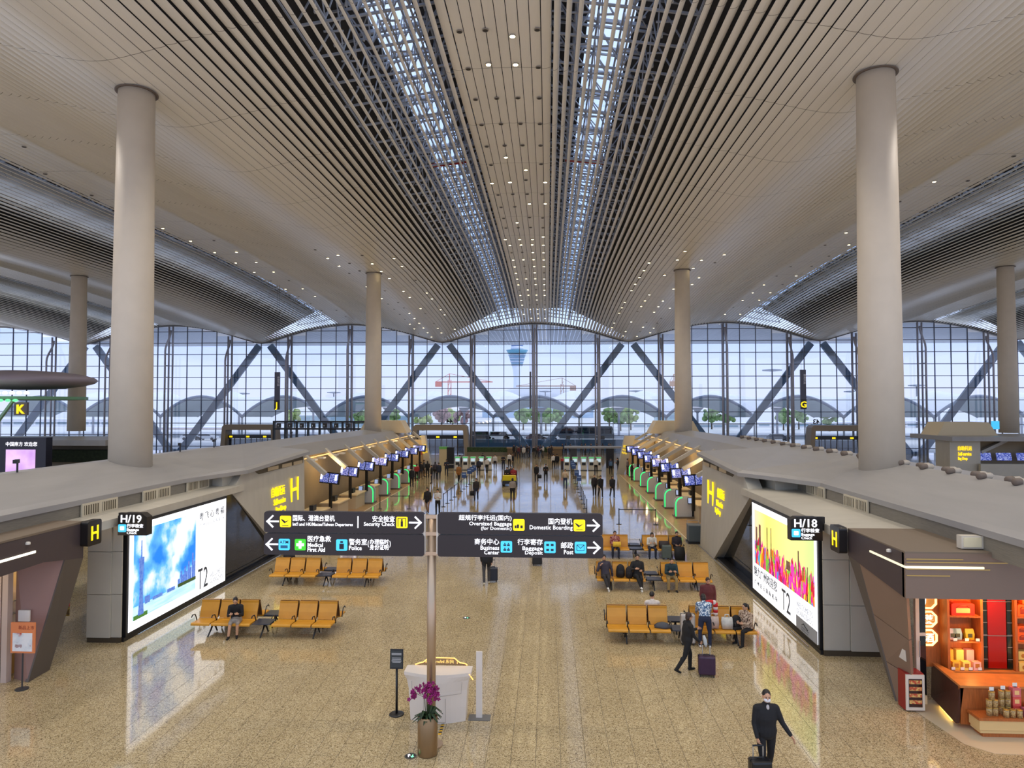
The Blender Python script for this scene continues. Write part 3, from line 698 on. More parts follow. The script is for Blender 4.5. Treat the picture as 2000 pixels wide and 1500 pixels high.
for side, num, px, py_ in (('left', 'H/19', 262, 1023), ('right', 'H/18', 1573, 1032)):
    s = 1 if side == 'right' else -1
    c = by(px, py_, 20.9); X = XR if s > 0 else XL
    t = empty('gate_plate', c); tag(t, 'black lit plate %s hanging before the %s poster' % (num, side), 'sign', 'baggage check plates')
    mb = MB().prism([(-.46, -.34), (.46, -.34), (.46, .22), (.3, .34), (-.3, .34), (-.46, .26)], .3, 'xz', -.1); mb.build('housing', SIGNB, t)
    bx_ = X-c.x; MB().bb((min(0, bx_), .22, -.1), (max(0, bx_), .34, .3)).build('bracket', SIGNB, t)
    fit(num, -.36, .3, .24, TWH, t, (0, -.112, .05), bold=.015)
    ic = plate(.25, .24, .03, -.118, -.105, -.31, -.12).build('pictogram', CYAN, t)
    plate(.13, .12, .02, -.124, -.118, -.31, -.12).build('mark', TWH, ic)
    fit('行李检查', -.16, .36, .12, TWH, t, (0, -.112, -.1), bold=.01)
    fit('Baggage\nCheck', -.16, .22, .18, TWH, t, (0, -.112, -.3), bold=.008)
    hp = bx(178 if s < 0 else 1638, 1040 if s < 0 else 1052, X-s*.12)
    h = empty('letter_plate', hp); tag(h, 'small black plate with yellow letter H beside the %s shop fascia' % side, 'sign', 'letter H plates')
    mb = MB().prism([(a, b) for a, b in rounded(.62, .72, .07)], .22, 'yz', -.11); mb.build('housing', SIGNB, h)
    text('H', .58, YELL, h, (-s*.118, 0, -.2), (PI/2, 0, -s*PI/2), .01, 'CENTER', bold=.015, sx=.9)
# ------------------------------------------------------------------ the big direction sign on its post
Y0 = 15.35
sg = empty('direction_sign', (-2.59, Y0, 0)); tag(sg, 'tall direction sign with four dark boards on a steel post', 'sign')
SB = M('sign_brown', (40, 31, 33), .38); POST = M('brushed_steel', (190, 166, 140), .32, metal=.75)
MB().lathe([(.1, 0), (.1, 5.05)], seg=20).build('post', POST, sg, True)
MB().lathe([(.26, 0), (.26, .03), (.1, .04)], seg=24).build('foot', POST, sg)
def board(x0, x1, z0, z1):
    b = plate(x1-x0, z1-z0, .06, -.16, -.02, (x0+x1)/2, (z0+z1)/2).build('board', SB, sg); return b
def icon(cx, cz, mat, par, sz=.25):
    return plate(sz, sz, .03, -.176, -.16, cx, cz).build('pictogram', mat, par)
def arrow(cx, cz, d, par):
    mb = MB(); mb.bar((cx-d*.13, -.168, cz), (cx+d*.14, -.168, cz), .012, .035)
    mb.build('arrow', TWH, par)
    for q in (-1, 1): MB().bar((cx+d*.0, -.168, cz+q*.13), (cx+d*.145, -.168, cz-q*.012), .012, .035).build('arrow_barb', TWH, par)
def L(par, t, p0, p1, q0, q1, lead=.8): fit(t, U(p0), U(p1), Zp(q0)-Zp(q1), TWH, par, (0, -.165, Zp(q1)), lead=lead)
zt_, zm, zb_ = 5.13, 4.655, 4.17; ox = -2.59
def U(px): return by(px, 1040, Y0).x-ox
def Zp(py_): return by(843, py_, Y0-.16).z
bl1 = board(U(521), U(830), zm+.012, zt_); bl2 = board(U(521), U(831), zb_, zm-.012); br1 = board(U(857), U(1176), zm+.012, zt_); br2 = board(U(857), U(1177), zb_, zm-.012)
for z in (zm, zb_+.05, zt_-.1): MB().bb((-.16, -.1, z-.04), (.16, -.02, z+.04)).build('clamp', POST, sg)
for q in (-1, 1): MB().bb((q*.12, -.12, zb_+.05), (q*.17, -.04, zt_-.05)).build('bracket', M('bracket_white', (220, 210, 196), .4), sg)
zr = (zm+zt_)/2+.02
arrow(U(539), zr, -1, bl1)
def plane_icon(cx, cz, par):
    ic = icon(cx, cz, SYEL, par)
    MB().prism([(cx-.1, cz+.05), (cx-.06, cz+.045), (cx, cz-.0), (cx+.07, cz+.03), (cx+.1, cz+.05), (cx+.04, cz-.0), (cx-.02, cz-.04), (cx-.06, cz-.0)], .008, 'xz', -.184).build('plane_mark', SINK, ic)
    MB().bb((cx-.07, -.184, cz-.095), (cx+.07, -.176, cz-.085)).build('runway_mark', SINK, ic); return ic
plane_icon(U(563), zr-.0, bl1)
L(bl1, '国际、港澳台登机', 577, 658, 1008, 1020); L(bl1, "Int'l and HK/Macau/Taiwan Departures", 577, 693, 1022.5, 1031)
MB().bb((U(703)-.012, -.172, zr-.13), (U(703)+.012, -.16, zr+.13)).build('divider', TWH, bl1)
L(bl1, '安全检查', 731, 774, 1008, 1020); L(bl1, 'Security Check', 714.5, 774, 1020.5, 1030.5)
ic = icon(U(788), zr, SYEL, bl1); c_ = U(788)
for q in (-1, 1): MB().bb((c_+q*.085-.007, -.184, zr-.09), (c_+q*.085+.007, -.176, zr+.09)).build('gate_mark', SINK, ic)
MB().bb((c_-.09, -.184, zr+.085), (c_+.09, -.176, zr+.1)).build('gate_mark', SINK, ic); MB().bb((c_-.025, -.184, zr-.09), (c_+.025, -.176, zr+.03)).build('body_mark', SINK, ic); MB().ball((c_, -.18, zr+.055), (.022, .006, .022), 10, 6).build('head_mark', SINK, ic)
arrow(U(813), zr, 1, bl1)
zq = (zm+zb_)/2-.01
arrow(U(538), zq, -1, bl2)
ic = icon(U(561), zq, CYAN, bl2); text('ATM', .1, SINK, ic, (U(561), -.178, zq+.02), (PI/2, 0, 0), .006, 'CENTER', .006); MB().bb((U(561)-.08, -.182, zq-.08), (U(561)+.08, -.176, zq-.02)).build('note_mark', M('atm_note', (40, 110, 150), .5), ic)
ic = icon(U(592), zq, SGRN, bl2)
MB().bb((U(592)-.085, -.184, zq-.03), (U(592)+.085, -.176, zq+.03)).build('cross_bar', TWH, ic); MB().bb((U(592)-.03, -.186, zq-.085), (U(592)+.03, -.177, zq+.085)).build('cross_bar', TWH, ic)
L(bl2, '医疗急救', 606, 651, 1048.5, 1060.5); L(bl2, 'Medical\nFirst Aid', 606, 639.5, 1062.5, 1080)
ic = icon(U(672), zq, CYAN, bl2); c_ = U(672); MB().bb((c_-.05, -.184, zq-.09), (c_+.05, -.176, zq+.03)).build('badge_mark', SINK, ic); MB().bb((c_-.03, -.184, zq+.05), (c_+.03, -.176, zq+.09)).build('cap_mark', SINK, ic)
L(bl2, '警务室', 686, 720.5, 1053.5, 1066); L(bl2, 'Police', 686, 710.5, 1067.5, 1076); L(bl2, '(', 722, 724.5, 1057, 1070); L(bl2, '办理临时\n身份证明', 726, 762.5, 1054, 1075, .95); L(bl2, ')', 764, 766.5, 1057, 1070)
L(br1, '超规行李托运(国内)', 898, 1000, 1005, 1017); L(br1, 'Oversized Baggage', 918, 1000, 1018, 1027.5); L(br1, '(for Domestic)', 941, 1000, 1027.5, 1035.5)
ic = icon(U(1014), zr-.03, SYEL, br1); c_ = U(1014)
for q, (dx, w, h) in enumerate(((-.07, .04, .06), (-.02, .045, .08), (.06, .05, .06))): MB().bb((c_+dx-w/2, -.184, zr-.1), (c_+dx+w/2, -.176, zr-.1+h)).build('case_mark', SINK, ic)
L(br1, '国内登机', 1071, 1117.5, 1010, 1022); L(br1, 'Domestic Boarding', 1035, 1118, 1024, 1034.5)
plane_icon(U(1131), zr-.03, br1); arrow(U(1157), zr-.03, 1, br1)
L(br2, '商务中心', 928.5, 976, 1050.5, 1062.5); L(br2, 'Business', 940, 976, 1064.5, 1072.5); L(br2, 'Center', 947, 976, 1073.5, 1081.5)
ic = icon(U(990), zq, CYAN, br2); c_ = U(990)
for a in (-.035, .045):
    for bq in (-.085, .02): MB().bb((c_+a-.03, -.184, zq+bq), (c_+a+.03, -.176, zq+bq+.035)).build('desk_mark', SINK, ic); MB().ball((c_+a, -.18, zq+bq+.055), (.015, .005, .015), 8, 6).build('person_mark', SINK, ic)
L(br2, '行李寄存', 1011.5, 1060, 1050.5, 1062.5); L(br2, 'Baggage', 1021, 1060, 1065, 1074.5); L(br2, 'Deposit', 1026, 1060, 1073.5, 1083)
ic = icon(U(1074), zq, CYAN, br2); c_ = U(1074)
for a in (-.05, .05):
    for bq in (-.08, .03): MB().bb((c_+a-.03, -.184, zq+bq), (c_+a+.03, -.176, zq+bq+.045)).build('bag_mark', SINK, ic)
L(br2, '邮政', 1095.5, 1119, 1056, 1068.5); L(br2, 'Post', 1101, 1119, 1071, 1079.5)
ic = icon(U(1133), zq, CYAN, br2); c_ = U(1133)
MB().tube([(c_-.08, -.18, zq-.06), (c_+.08, -.18, zq-.06), (c_+.08, -.18, zq+.06), (c_-.08, -.18, zq+.06), (c_-.08, -.18, zq-.06)], .007, 6).build('envelope_mark', SINK, ic)
MB().tube([(c_-.08, -.18, zq+.06), (c_, -.18, zq-.015), (c_+.08, -.18, zq+.06)], .007, 6).build('flap_mark', SINK, ic)
arrow(U(1158), zq, 1, br2)
# ------------------------------------------------------------------ hanging letter blades between the islands
def blade(px, py0, py1, Y, ch, lab, mir=False):
    a, b = by(px, py0, Y), by(px, py1, Y); h = a.z-b.z
    t = empty('hanging_blade_sign', (a.x, Y, b.z)); tag(t, lab, 'sign', 'hanging letter blades')
    w = .18 if ch is None else .62
    MB().bb((-w/2, -.12, 0), (w/2, .12, h)).build('blade', M('blade_slate', (74, 76, 92), .4), t)
    for q in (-1, 1): MB().tube([(q*w*.3, 0, h), (q*.1, 0, zc(a.x, Y)-b.z)], .012, 5).build('cable', BLACK, t)
    if ch:
        MB().bb((-w/2-.02, -.14, 0), (w/2+.02, -.1, 1.15)).build('letter_field', SIGNB, t); text(ch, 1.0, YELL, t, (0, -.15, .2), (PI/2, 0, 0), .02, 'CENTER', .02)
        text('自助托运', .3, M('blade_text', (190, 190, 200), .4, emit=.2), t, (.06, -.13, h-.5), (PI/2, PI/2, 0), .01)
blade(542, 727, 800, 82, 'J', 'dark hanging blade with yellow letter J at left'); blade(1568, 722, 799, 82, 'G', 'dark hanging blade with yellow letter G at right'); blade(1036, 726, 798, 70, None, 'dark hanging blade seen edge-on in the middle of the hall')
# ------------------------------------------------------------------ shop at the near end of the right island
FASC = M('fascia_plum', (74, 64, 66), .42); FASB = M('fascia_brown', (128, 108, 94), .45); PILL = M('pillar_taupe', (138, 114, 98), .5); PILD = M('pillar_slate', (92, 84, 78), .5)
LINE = M('lit_line', (244, 234, 200), .4, emit=.9); GOLD = M('gold_line', (190, 160, 96), .35, metal=.6); WOOD = M('shop_wood', (176, 98, 44), .45, noise=.18, nscale=5, stretch=(6, 6, .8)); WOODD = M('shop_wood_dark', (70, 34, 20), .4, noise=.2, nscale=4, stretch=(5, 5, .8))
def shopfront(side):
    s = 1 if side == 'right' else -1; F0 = 8.3 if s > 0 else -13.5
    t = empty('shop_facade', (F0, 18, 0)); tag(t, 'angular brown shop front at the near end of the %s island' % side, 'shop front', 'shop fronts')
    def P(x, y, z): return (x-F0, y-18, z)
    def q(pts, name, mat, dx=.3, par=None):
        mb = MB(); mb.loft([[P(F0+s*0, y, z) for y, z in pts], [P(F0+s*dx, y, z) for y, z in pts]]); return mb.build(name, mat, par or t)
    if s > 0: q([(19.68, 3.36), (19.68, 4.07), (16.66, 4.06), (16.66, 3.02)], 'side_fascia', FASC)
    else: q([(19.5, 3.07), (19.5, 4.08), (12.5, 4.1), (12.5, 3.2), (17.9, 3.3)], 'side_fascia', FASC)
    if s > 0:
        MB().bb(P(8.3, 16.6, 3.02), P(14.5, 16.75, 4.06)).build('front_fascia', FASB, t)
        MB().bb(P(12.4, 16.55, 3.02), P(12.42, 16.6, 4.06)).build('joint', FASC, t)
        for z, x1, m_ in ((3.93, 9.6, GOLD), (3.86, 10.6, GOLD), (3.7, 10.2, GOLD), (3.55, 9.3, GOLD)): MB().bb(P(8.32, 16.585, z-.012), P(x1, 16.61, z+.012)).build('trim_line', m_, t)
        MB().bb(P(8.29, 16.57, 3.72), P(10.06, 16.6, 3.77)).build('light_line', LINE, t); MB().bb(P(8.28, 16.6, 3.72), P(8.3, 18.35, 3.77)).build('light_line', LINE, t)
        MB().bb(P(8.3, 16.6, 4.06), P(14.5, 19.68, 4.1)).build('top_slab', M('top_slab', (120, 106, 90), .6), t)
        fl_ = MB().bb(P(9.75, 16.9, 4.12), P(10.4, 17.1, 4.42)).build('floodlight', M('floodlight', (214, 206, 190), .4), t); MB().bb(P(9.8, 16.88, 4.16), P(10.2, 16.9, 4.38)).build('lens', M('flood_lens', (235, 225, 190), .2), fl_)
        MB().lathe([(.06, 0), (.06, .05), (.03, .07)], P(8.27, 17.3, 3.95), 12).build('sensor', WHITE, t)
        def slab(pts, name, mat, nrm=(.06, .02, 0)): MB().loft([[P(*p) for p in pts], [P(p[0]+nrm[0], p[1]+nrm[1], p[2]) for p in pts]]).build(name, mat, t)
        A, B_, C_, D_ = (8.31, 19.68, 3.36), (8.36, 16.7, 3.03), (9.1, 17.95, 0), (8.8, 18.22, 0)
        def mixp(p, q_, f): return tuple(p[i]*(1-f)+q_[i]*f for i in range(3))
        A2, D2 = mixp(A, B_, .22), mixp(D_, C_, .12)
        slab([A, A2, D2, D_], 'slanted_post', PILD, (.1, .1, 0))
        for f0, f1 in ((0, .38), (.385, .72), (.725, 1)): slab([mixp(A2, D2, f0), mixp(B_, C_, f0), mixp(B_, C_, f1), mixp(A2, D2, f1)], 'side_panel', PILL, (.09, .06, 0))
        np_ = [mixp(mixp(A2, D2, f), mixp(B_, C_, f), g) for f, g in ((.5, .66), (.5, .9), (.6, .9), (.6, .66))]; MB().loft([[P(p[0]-.03, p[1]-.01, p[2]) for p in np_], [P(p[0]-.015, p[1], p[2]) for p in np_]]).build('notice', M('notice_paper', (225, 222, 216), .6), t)
    else:
        MB().bb(P(F0-6, 12.5, 4.08), P(F0, 19.5, 4.14)).build('top_slab', M('top_slab', (120, 106, 90), .6), t)
        MB().bb(P(F0, 14, 3.62), P(F0+.02, 17.6, 3.68)).build('light_line', M('lit_line_strong', (255, 250, 220), .4, emit=2.0), t)
        MB().lathe([(.06, 0), (.06, .05), (.03, .07)], P(F0+.03, 17.3, 3.9), 12).build('sensor', WHITE, t)
        def slab(pts, name, mat, nrm): MB().loft([[P(*p) for p in pts], [P(p[0]+nrm[0], p[1]+nrm[1], p[2]) for p in pts]]).build(name, mat, t)
        slab([(F0, 19.5, 3.08), (F0, 18.75, 3.2), (-14.07, 18.19, 0), (-14.14, 19.09, 0)], 'slanted_post', PILD, (-.12, .04, 0))
        slab([(F0-.06, 18.77, 3.2), (-14.65, 18.42, 3.2), (-14.65, 18.42, 0), (-14.11, 18.22, 0)], 'rose_panel', M('pillar_rose', (150, 116, 106), .5), (-.02, .1, 0))
        MB().bb(P(F0-.98, 18.3, 1.6), P(F0-.66, 18.34, 1.9)).build('notice', M('notice_paper', (225, 222, 216), .6), t)
        for x0 in (-1.5, -1.3): MB().bb(P(F0+x0, 18.12, 0), P(F0+x0+.16, 18.3, 3.2)).build('door_post', M('door_post', (196, 176, 164), .45), t)
    return t
shopfront('right'); shopfront('left')
# red fire notice on the left end wall
t = empty('fire_notice', (-15.35, 21.27, 1.0)); tag(t, 'red and yellow fire notice on the left end wall', 'notice')
MB().bb((-.2, -.02, .14), (.2, .02, .4)).build('red_field', M('notice_red', (176, 40, 34), .5), t); MB().bb((-.2, -.02, -.16), (.2, .02, .13)).build('yellow_field', ramp_mat('notice_yellow', [(.4, (190, 160, 70)), (.6, (90, 70, 40))], 14), t)
# left shop: lit shelves and a poster stand
sh = empty('snack_shelf', (-16.9, 18.9, 0)); tag(sh, 'brightly lit snack shelf cut by the left edge of the picture', 'shelf')
MB().bb((-2.4, 0, 0), (1.9, .08, 3.1)).build('back_panel', M('shelf_cream', (236, 214, 176), .5), sh)
MB().bb((-2.4, -.45, 0), (1.9, 0, .55)).build('base', M('shelf_base', (214, 168, 96), .5), sh)
for k in range(5): MB().bb((-2.4, -.4, .55+k*.36), (1.9, 0, .58+k*.36)).build('board', WHITE, sh)
MB().bb((-2.4, -.42, 2.4), (1.9, -.36, 3.05)).build('lit_picture', ramp_mat('snack_picture', [(.35, (255, 246, 220)), (.5, (250, 200, 60)), (.62, (250, 240, 220))], 1.6, emit=.9), sh)
PK = [M('pack_%d' % i, c, .45) for i, c in enumerate(((228, 120, 90), (236, 176, 120), (214, 70, 60), (240, 220, 200), (200, 140, 60), (150, 90, 60), (245, 170, 150)))]
pk = 0
for k in range(5):
    for j in range(8):
        o = empty('snack_pack', (-16.9+.1+j*.22, 18.7, .585+k*.36)); m_ = PK[(k*3+j*5) % 7]
        tag(o, 'bright snack pack on the lit shelf at the left edge', 'pack', 'snack packs on the left shelf')
        MB().lathe([(.07, 0), (.085, .06), (.085, .2), (.06, .27)], sx=1, sy=.6, seg=10).build('bag', m_, o, True); MB().bb((-.05, -.06, .08), (.05, -.052, .18)).build('print', PK[(k+j) % 7], o)
l = bpy.data.lights.new('shop_lamp', 'POINT'); l.energy = 90; l.color = lin((255, 226, 176))[:3]; l.shadow_soft_size = .25; o = bpy.data.objects.new('shop_lamp', l); col.objects.link(o); o.location = (-16.4, 17.4, 2.9)
p = bx(45, 1255, -13.9)
t = empty('poster_stand', (p.x, p.y, 0)); tag(t, 'orange and white shop poster on a stand by the left shop door', 'poster stand')
MB().bb((-.33, -.02, .95), (.33, .02, 1.75)).build('board', M('poster_orange', (232, 138, 84), .5), t); MB().bb((-.27, -.03, 1.0), (.27, -.02, 1.48)).build('print', ramp_mat('poster_print', [(.4, (240, 240, 240)), (.6, (220, 226, 230)), (.7, (200, 90, 70))], 5), t)
text('新品上市', .11, M('print_red', (150, 50, 30), .5), t, (-.12, -.024, 1.58), (PI/2, 0, 0), .003); text('咖啡', .1, M('print_red', (150, 50, 30), .5), t, (-.2, -.034, 1.1), (PI/2, 0, 0), .003)
MB().tube([(0, 0, 0), (0, 0, .95)], .02, 8).build('pole', DGREY, t); MB().lathe([(.16, 0), (.16, .02), (.03, .03)], seg=20).build('foot', DGREY, t)
# ------------------------------------------------------------------ right shop interior
def Z(name, a, b, mat, par, **k): return MB().bb(a, b).build(name, mat, par, **k)
cab = empty('display_cabinet', (9.9, 18.2, 0)); tag(cab, 'tall wooden display cabinet with lit shelves in the right shop', 'cabinet')
Z('back_panel', (0, 0, 0), (4.5, .08, 3.1), WOOD, cab); Z('base', (.0, -.4, 0), (4.5, 0, .9), WOOD, cab); Z('base_top', (.0, -.44, .9), (4.5, 0, .94), M('shop_wood_light', (206, 132, 70), .4, noise=.1, nscale=5), cab)
for x0 in (.0, .8, 1.62, 2.5): Z('upright', (x0, -.38, .94), (x0+.06, 0, 3.1), WOOD, cab)
for z in (1.62, 2.24, 2.86):
    for x0, x1 in ((.06, .8), (1.68, 2.5)): Z('shelf', (x0, -.38, z), (x1, 0, z+.035), WOOD, cab)
Z('red_panel', (1.02, -.3, .98), (1.46, -.26, 3.1), M('red_glass', (150, 22, 12), .15, emit=.12), cab)
for x0, x1 in ((.86, 1.0), (1.48, 1.6)):
    Z('lattice_glass', (x0, -.3, .98), (x1, -.27, 3.1), M('dark_glass', (26, 34, 24), .1), cab)
    for z in (1.2, 1.5, 1.8, 2.1, 2.4, 2.7): Z('lattice_bar', (x0, -.315, z), (x1, -.3, z+.012), M('lattice_silver', (170, 160, 150), .3, metal=.7), cab)
for z in (1.78, 2.62): Z('lattice_bar', (.86, -.316, z), (1.6, -.3, z+.012), M('lattice_silver', (170, 160, 150), .3, metal=.7), cab)
for i, (x, y, z) in enumerate(((10.6, 17.6, 2.75), (12.0, 17.6, 2.75), (10.8, 16.9, 2.9), (10.4, 17.7, 1.5))):
    l = bpy.data.lights.new('shelf_lamp', 'POINT'); l.energy = (22, 22, 80, 10)[i]; l.color = lin((255, 178, 92))[:3]; l.shadow_soft_size = .1; o = bpy.data.objects.new('shelf_lamp', l); col.objects.link(o); o.location = (x, y, z)
lp = empty('lit_sign_panel', (9.3, 18.15, 0)); lp.rotation_euler[2] = .0
tag(lp, 'wooden panel with glowing octagonal character signs in the right shop', 'sign panel')
Z('panel', (0, 0, .9), (.6, .08, 3.1), WOOD, lp)
OCT = M('octagon_glow', (255, 236, 176), .4, emit=2.4, ecol=(255, 214, 130)); OCI = M('octagon_core', (255, 250, 235), .4, emit=1.6)
for i, (z, ch) in enumerate(((2.98, '莲'), (2.56, '广'), (2.1, '莱'), (1.64, '酒'))):
    pts = [(.31+.2*math.cos(PI/8+a*PI/4), z+.2*math.sin(PI/8+a*PI/4)) for a in range(8)]
    oc = MB().tube([(a, -.03, b) for a, b in pts]+[(pts[0][0], -.03, pts[0][1])], .028, 6).build('octagon_ring', OCT, lp)
    pin = [(.31+.15*math.cos(PI/8+a*PI/4), z+.15*math.sin(PI/8+a*PI/4)) for a in range(8)]
    MB().prism(pin, .015, 'xz', -.03).build('octagon_face', M('octagon_face', (206, 140, 60), .5, emit=.5), oc); text(ch, .24, OCI, oc, (.31, -.045, z-.09), (PI/2, 0, 0), .01, 'CENTER', .012)
# goods on the shelves
RED, ORG = M('gift_red', (224, 52, 28), .4), M('gift_orange', (244, 100, 20), .4); GDEC = M('gift_print', (250, 200, 130), .5)
def gift(x, y, z, w, d, h, m_, lab, grp, arch=True):
    o = empty('gift_box', (x, y, z)); tag(o, lab, 'gift box', grp)
    MB().prism([(-w/2, 0), (w/2, 0), (w/2, h*.9), (w*.4, h), (-w*.4, h), (-w/2, h*.9)], d, 'xz', -d/2).build('carton', m_, o)
    Z('label_print', (-w*.3, -d/2-.004, h*.2), (w*.3, -d/2, h*.6), GDEC if m_ is RED else M('gift_print_dark', (150, 50, 10), .5), o)
    if arch: MB().tube([(-w*.3, -d/2-.01, h*.62), (-w*.15, -d/2-.01, h*.8), (w*.15, -d/2-.01, h*.8), (w*.3, -d/2-.01, h*.62)], .01, 6).build('handle', M('gift_print_dark', (150, 50, 10), .5), o)
gift(10.32, 18.0, 2.275, .56, .24, .3, RED, 'long red gift box alone on its shelf in the right shop', 'red gift boxes')
gift(10.35, 18.0, 2.895, .5, .24, .2, RED, 'red gift box on the top left shelf, half hidden by the fascia', 'red gift boxes')
for i, (x, z, lab) in enumerate(((11.78, 2.275, 'left orange gift box of the lower pair'), (12.1, 2.275, 'right orange gift box of the lower pair'), (11.9, 2.575, 'orange gift box stacked on top of the pair'), (11.75, 1.655, 'lower orange gift box of the two-box stack'), (11.75, 1.845, 'upper orange gift box of the two-box stack'), (12.0, 2.895, 'orange gift box on the top right shelf'))):
    gift(x, 18.0, z, .3, .24, .29 if i < 3 else .185, ORG, lab, 'orange gift boxes')
def pouch(x, z, c, lab):
    o = empty('snack_pouch', (x, 18.0, z)); tag(o, lab, 'pouch', 'pouches on the middle shelf'); MB().loft([[(-.1, -.05, 0), (.1, -.05, 0), (.1, .05, 0), (-.1, .05, 0)], [(-.11, -.05, .14), (.11, -.05, .14), (.11, .05, .14), (-.11, .05, .14)], [(-.1, -.01, .26), (.1, -.01, .26), (.1, .01, .26), (-.1, .01, .26)]]).build('bag', M('pouch_%d_%d_%d' % c, c, .35), o); Z('print', (-.05, -.06, .06), (.05, -.048, .15), M('pouch_print', (90, 90, 60), .5), o)
pouch(10.1, 1.655, (206, 196, 190), 'pale pink pouch at the left of the middle shelf'); pouch(10.22, 1.655, (186, 214, 196), 'mint green pouch on the middle shelf'); pouch(10.52, 1.655, (240, 196, 40), 'yellow pouch on the middle shelf')
for j, (x, c1, nm) in enumerate(((10.05, (238, 186, 60), 'orange-yellow'), (10.3, (240, 220, 110), 'pale yellow'), (10.55, (240, 186, 170), 'pale pink'))):
    for r_, (y, z, w) in enumerate(((18.08, .945, 'standing tall at the back'), (17.9, .945, 'lying low at the front'))):
        o = empty('tea_box', (x+r_*.06, y, z)); tag(o, '%s tea box %s of the lowest shelf' % (nm, w), 'box', 'tea boxes on the lowest shelf'); Z('carton', (-.09, -.07, 0), (.09, .07, .44 if r_ == 0 else .2), M('tea_%d' % j, c1, .45), o); Z('print', (-.05, -.074, .06), (.05, -.07, .16), M('tea_print', (196, 120, 40), .5), o)
for j in range(5):
    o = empty('biscuit_box', (11.72+(j % 3)*.24+(.1 if j > 2 else 0), 17.98+(.1 if j > 2 else -.08), .945+(.22 if j > 2 else 0))); tag(o, 'yellow patterned biscuit box piled on the right lowest shelf', 'box', 'biscuit boxes on the right lowest shelf'); Z('carton', (-.115, -.08, 0), (.115, .08, .21), M('biscuit_yellow', (244, 206, 110), .45), o); MB().lathe([(.05, 0), (.05, .004)], (0, 0, 0), 12).build('print', M('biscuit_print', (190, 120, 40), .5), o).matrix_local = Matrix.Translation((0, -.085, .1)) @ Matrix.Rotation(PI/2, 4, 'X')
for j, (x, z) in enumerate(((10.08, 1.655), (10.36, 1.655), (10.62, 1.655), (10.02, .945), (10.24, .945), (10.44, .945), (10.66, .945))):
    o = empty('price_card', (x, 17.81, z)); tag(o, 'small white price card at the shelf edge', 'card', 'price cards on the shop shelves'); Z('holder', (-.045, 0, 0), (.045, .012, .012), BLACK, o); Z('card', (-.045, 0, .012), (.045, .008, .08), M('card_white', (244, 236, 226), .5), o)
# shop counter with the lower display step
ct = empty('shop_counter', (9.45, 16.75, 0)); tag(ct, 'wooden shop counter with glowing kick recess in the right shop', 'counter')
MB().loft([[(0, 0, .12), (.08, 0, .12), (.36, 1.5, .12), (.25, 1.5, .12)], [(0.12, 0, .95), (.2, 0, .95), (.42, 1.5, .95), (.28, 1.5, .95)]]).build('dark_side', WOODD, ct)
Z('front', (.12, 0, .1), (3.6, .08, .95), WOOD, ct); MB().prism([(.1, -.04), (3.7, -.04), (3.7, .75), (.45, .75), (.34, 1.5), (.26, 1.5)], .05, 'xy', .95).build('top', M('shop_wood_light', (206, 132, 70), .4, noise=.1, nscale=5), ct)
MB().loft([[(.1, .35, .03), (.28, 1.2, .03), (.32, 1.2, .03), (.14, .35, .03)], [(.1, .35, .13), (.28, 1.2, .13), (.32, 1.2, .13), (.14, .35, .13)]]).build('kick_light', M('kick_glow', (255, 226, 140), .4, emit=2.6, ecol=(255, 214, 110)), ct)
st = empty('display_step', (9.72, 16.3, 0)); tag(st, 'low display step with wooden top before the shop counter', 'display step')
Z('plinth', (.1, .06, 0), (3.4, .4, .1), WOOD, st); Z('lower_band', (.03, .03, .1), (3.4, .4, .17), M('step_cream', (226, 190, 130), .45), st); Z('upper_band', (0, 0, .18), (3.4, .4, .4), M('step_cream', (226, 190, 130), .45), st); Z('wood_top', (-.03, -.03, .4), (3.4, .42, .46), WOOD, st)
can = MB().lathe([(.062, 0), (.062, .15), (.055, .16)], seg=14).mesh('tin', True); can.materials.append(ramp_mat('tin_print', [(.4, (150, 116, 70)), (.55, (206, 176, 120)), (.7, (120, 80, 40))], 30, rough=.3)); lid = MB().lathe([(.064, .155), (.064, .175), (.05, .18)], seg=14).mesh('lid', True); lid.materials.append(M('tin_lid', (200, 160, 80), .3, metal=.6))
for j, (x, y, z) in enumerate(((.3, .14, 0), (.43, .14, 0), (.3, .14, .18), (.43, .14, .18), (.36, .14, .36), (.62, .22, 0), (.62, .22, .18), (.62, .22, .36), (.76, .22, .18), (.76, .22, .36), (.62, .06, 0), (.76, .06, 0), (.9, .04, 0), (.76, .22, 0))):
    o = empty('tea_tin', (9.72+x, 16.3+y, .46+z)); tag(o, 'small round gold tea tin in the stack on the display step', 'tin', 'stacked tea tins'); obj('tin', can, None, o); obj('lid', lid, None, o)
for j, (x, y, z, c, lab) in enumerate(((.95, .26, 0, (206, 70, 60), 'bottom red carton'), (.95, .26, .2, (226, 90, 80), 'middle red carton'), (.95, .26, .4, (220, 110, 110), 'top pink carton'), (1.1, .1, 0, (170, 90, 110), 'front mauve carton'), (1.3, .3, 0, (240, 110, 40), 'orange carton lying behind'), (1.45, .2, 0, (240, 150, 50), 'amber carton at the end'))):
    o = empty('carton', (9.72+x, 16.3+y, .46+z)); tag(o, lab+' of the group on the display step', 'carton', 'cartons on the display step'); Z('box', (-.09, -.07, 0), (.09, .07, .195), M('carton_%d' % j, c, .4), o); Z('print', (-.05, -.074, .05), (.05, -.07, .14), GDEC, o)
for j, (x, y, z) in enumerate(((.36, .14, .54), (.66, .22, .545), (.95, .26, .6))):
    o = empty('price_stand', (9.72+x, 16.3+y, .46+z)); tag(o, 'white price stand topping the goods on the display step', 'card', 'price stands on the goods'); Z('foot', (-.03, -.02, 0), (.03, .02, .01), BLACK, o); Z('card', (-.05, -.004, .01), (.05, .004, .09), M('card_white', (244, 236, 226), .5), o)
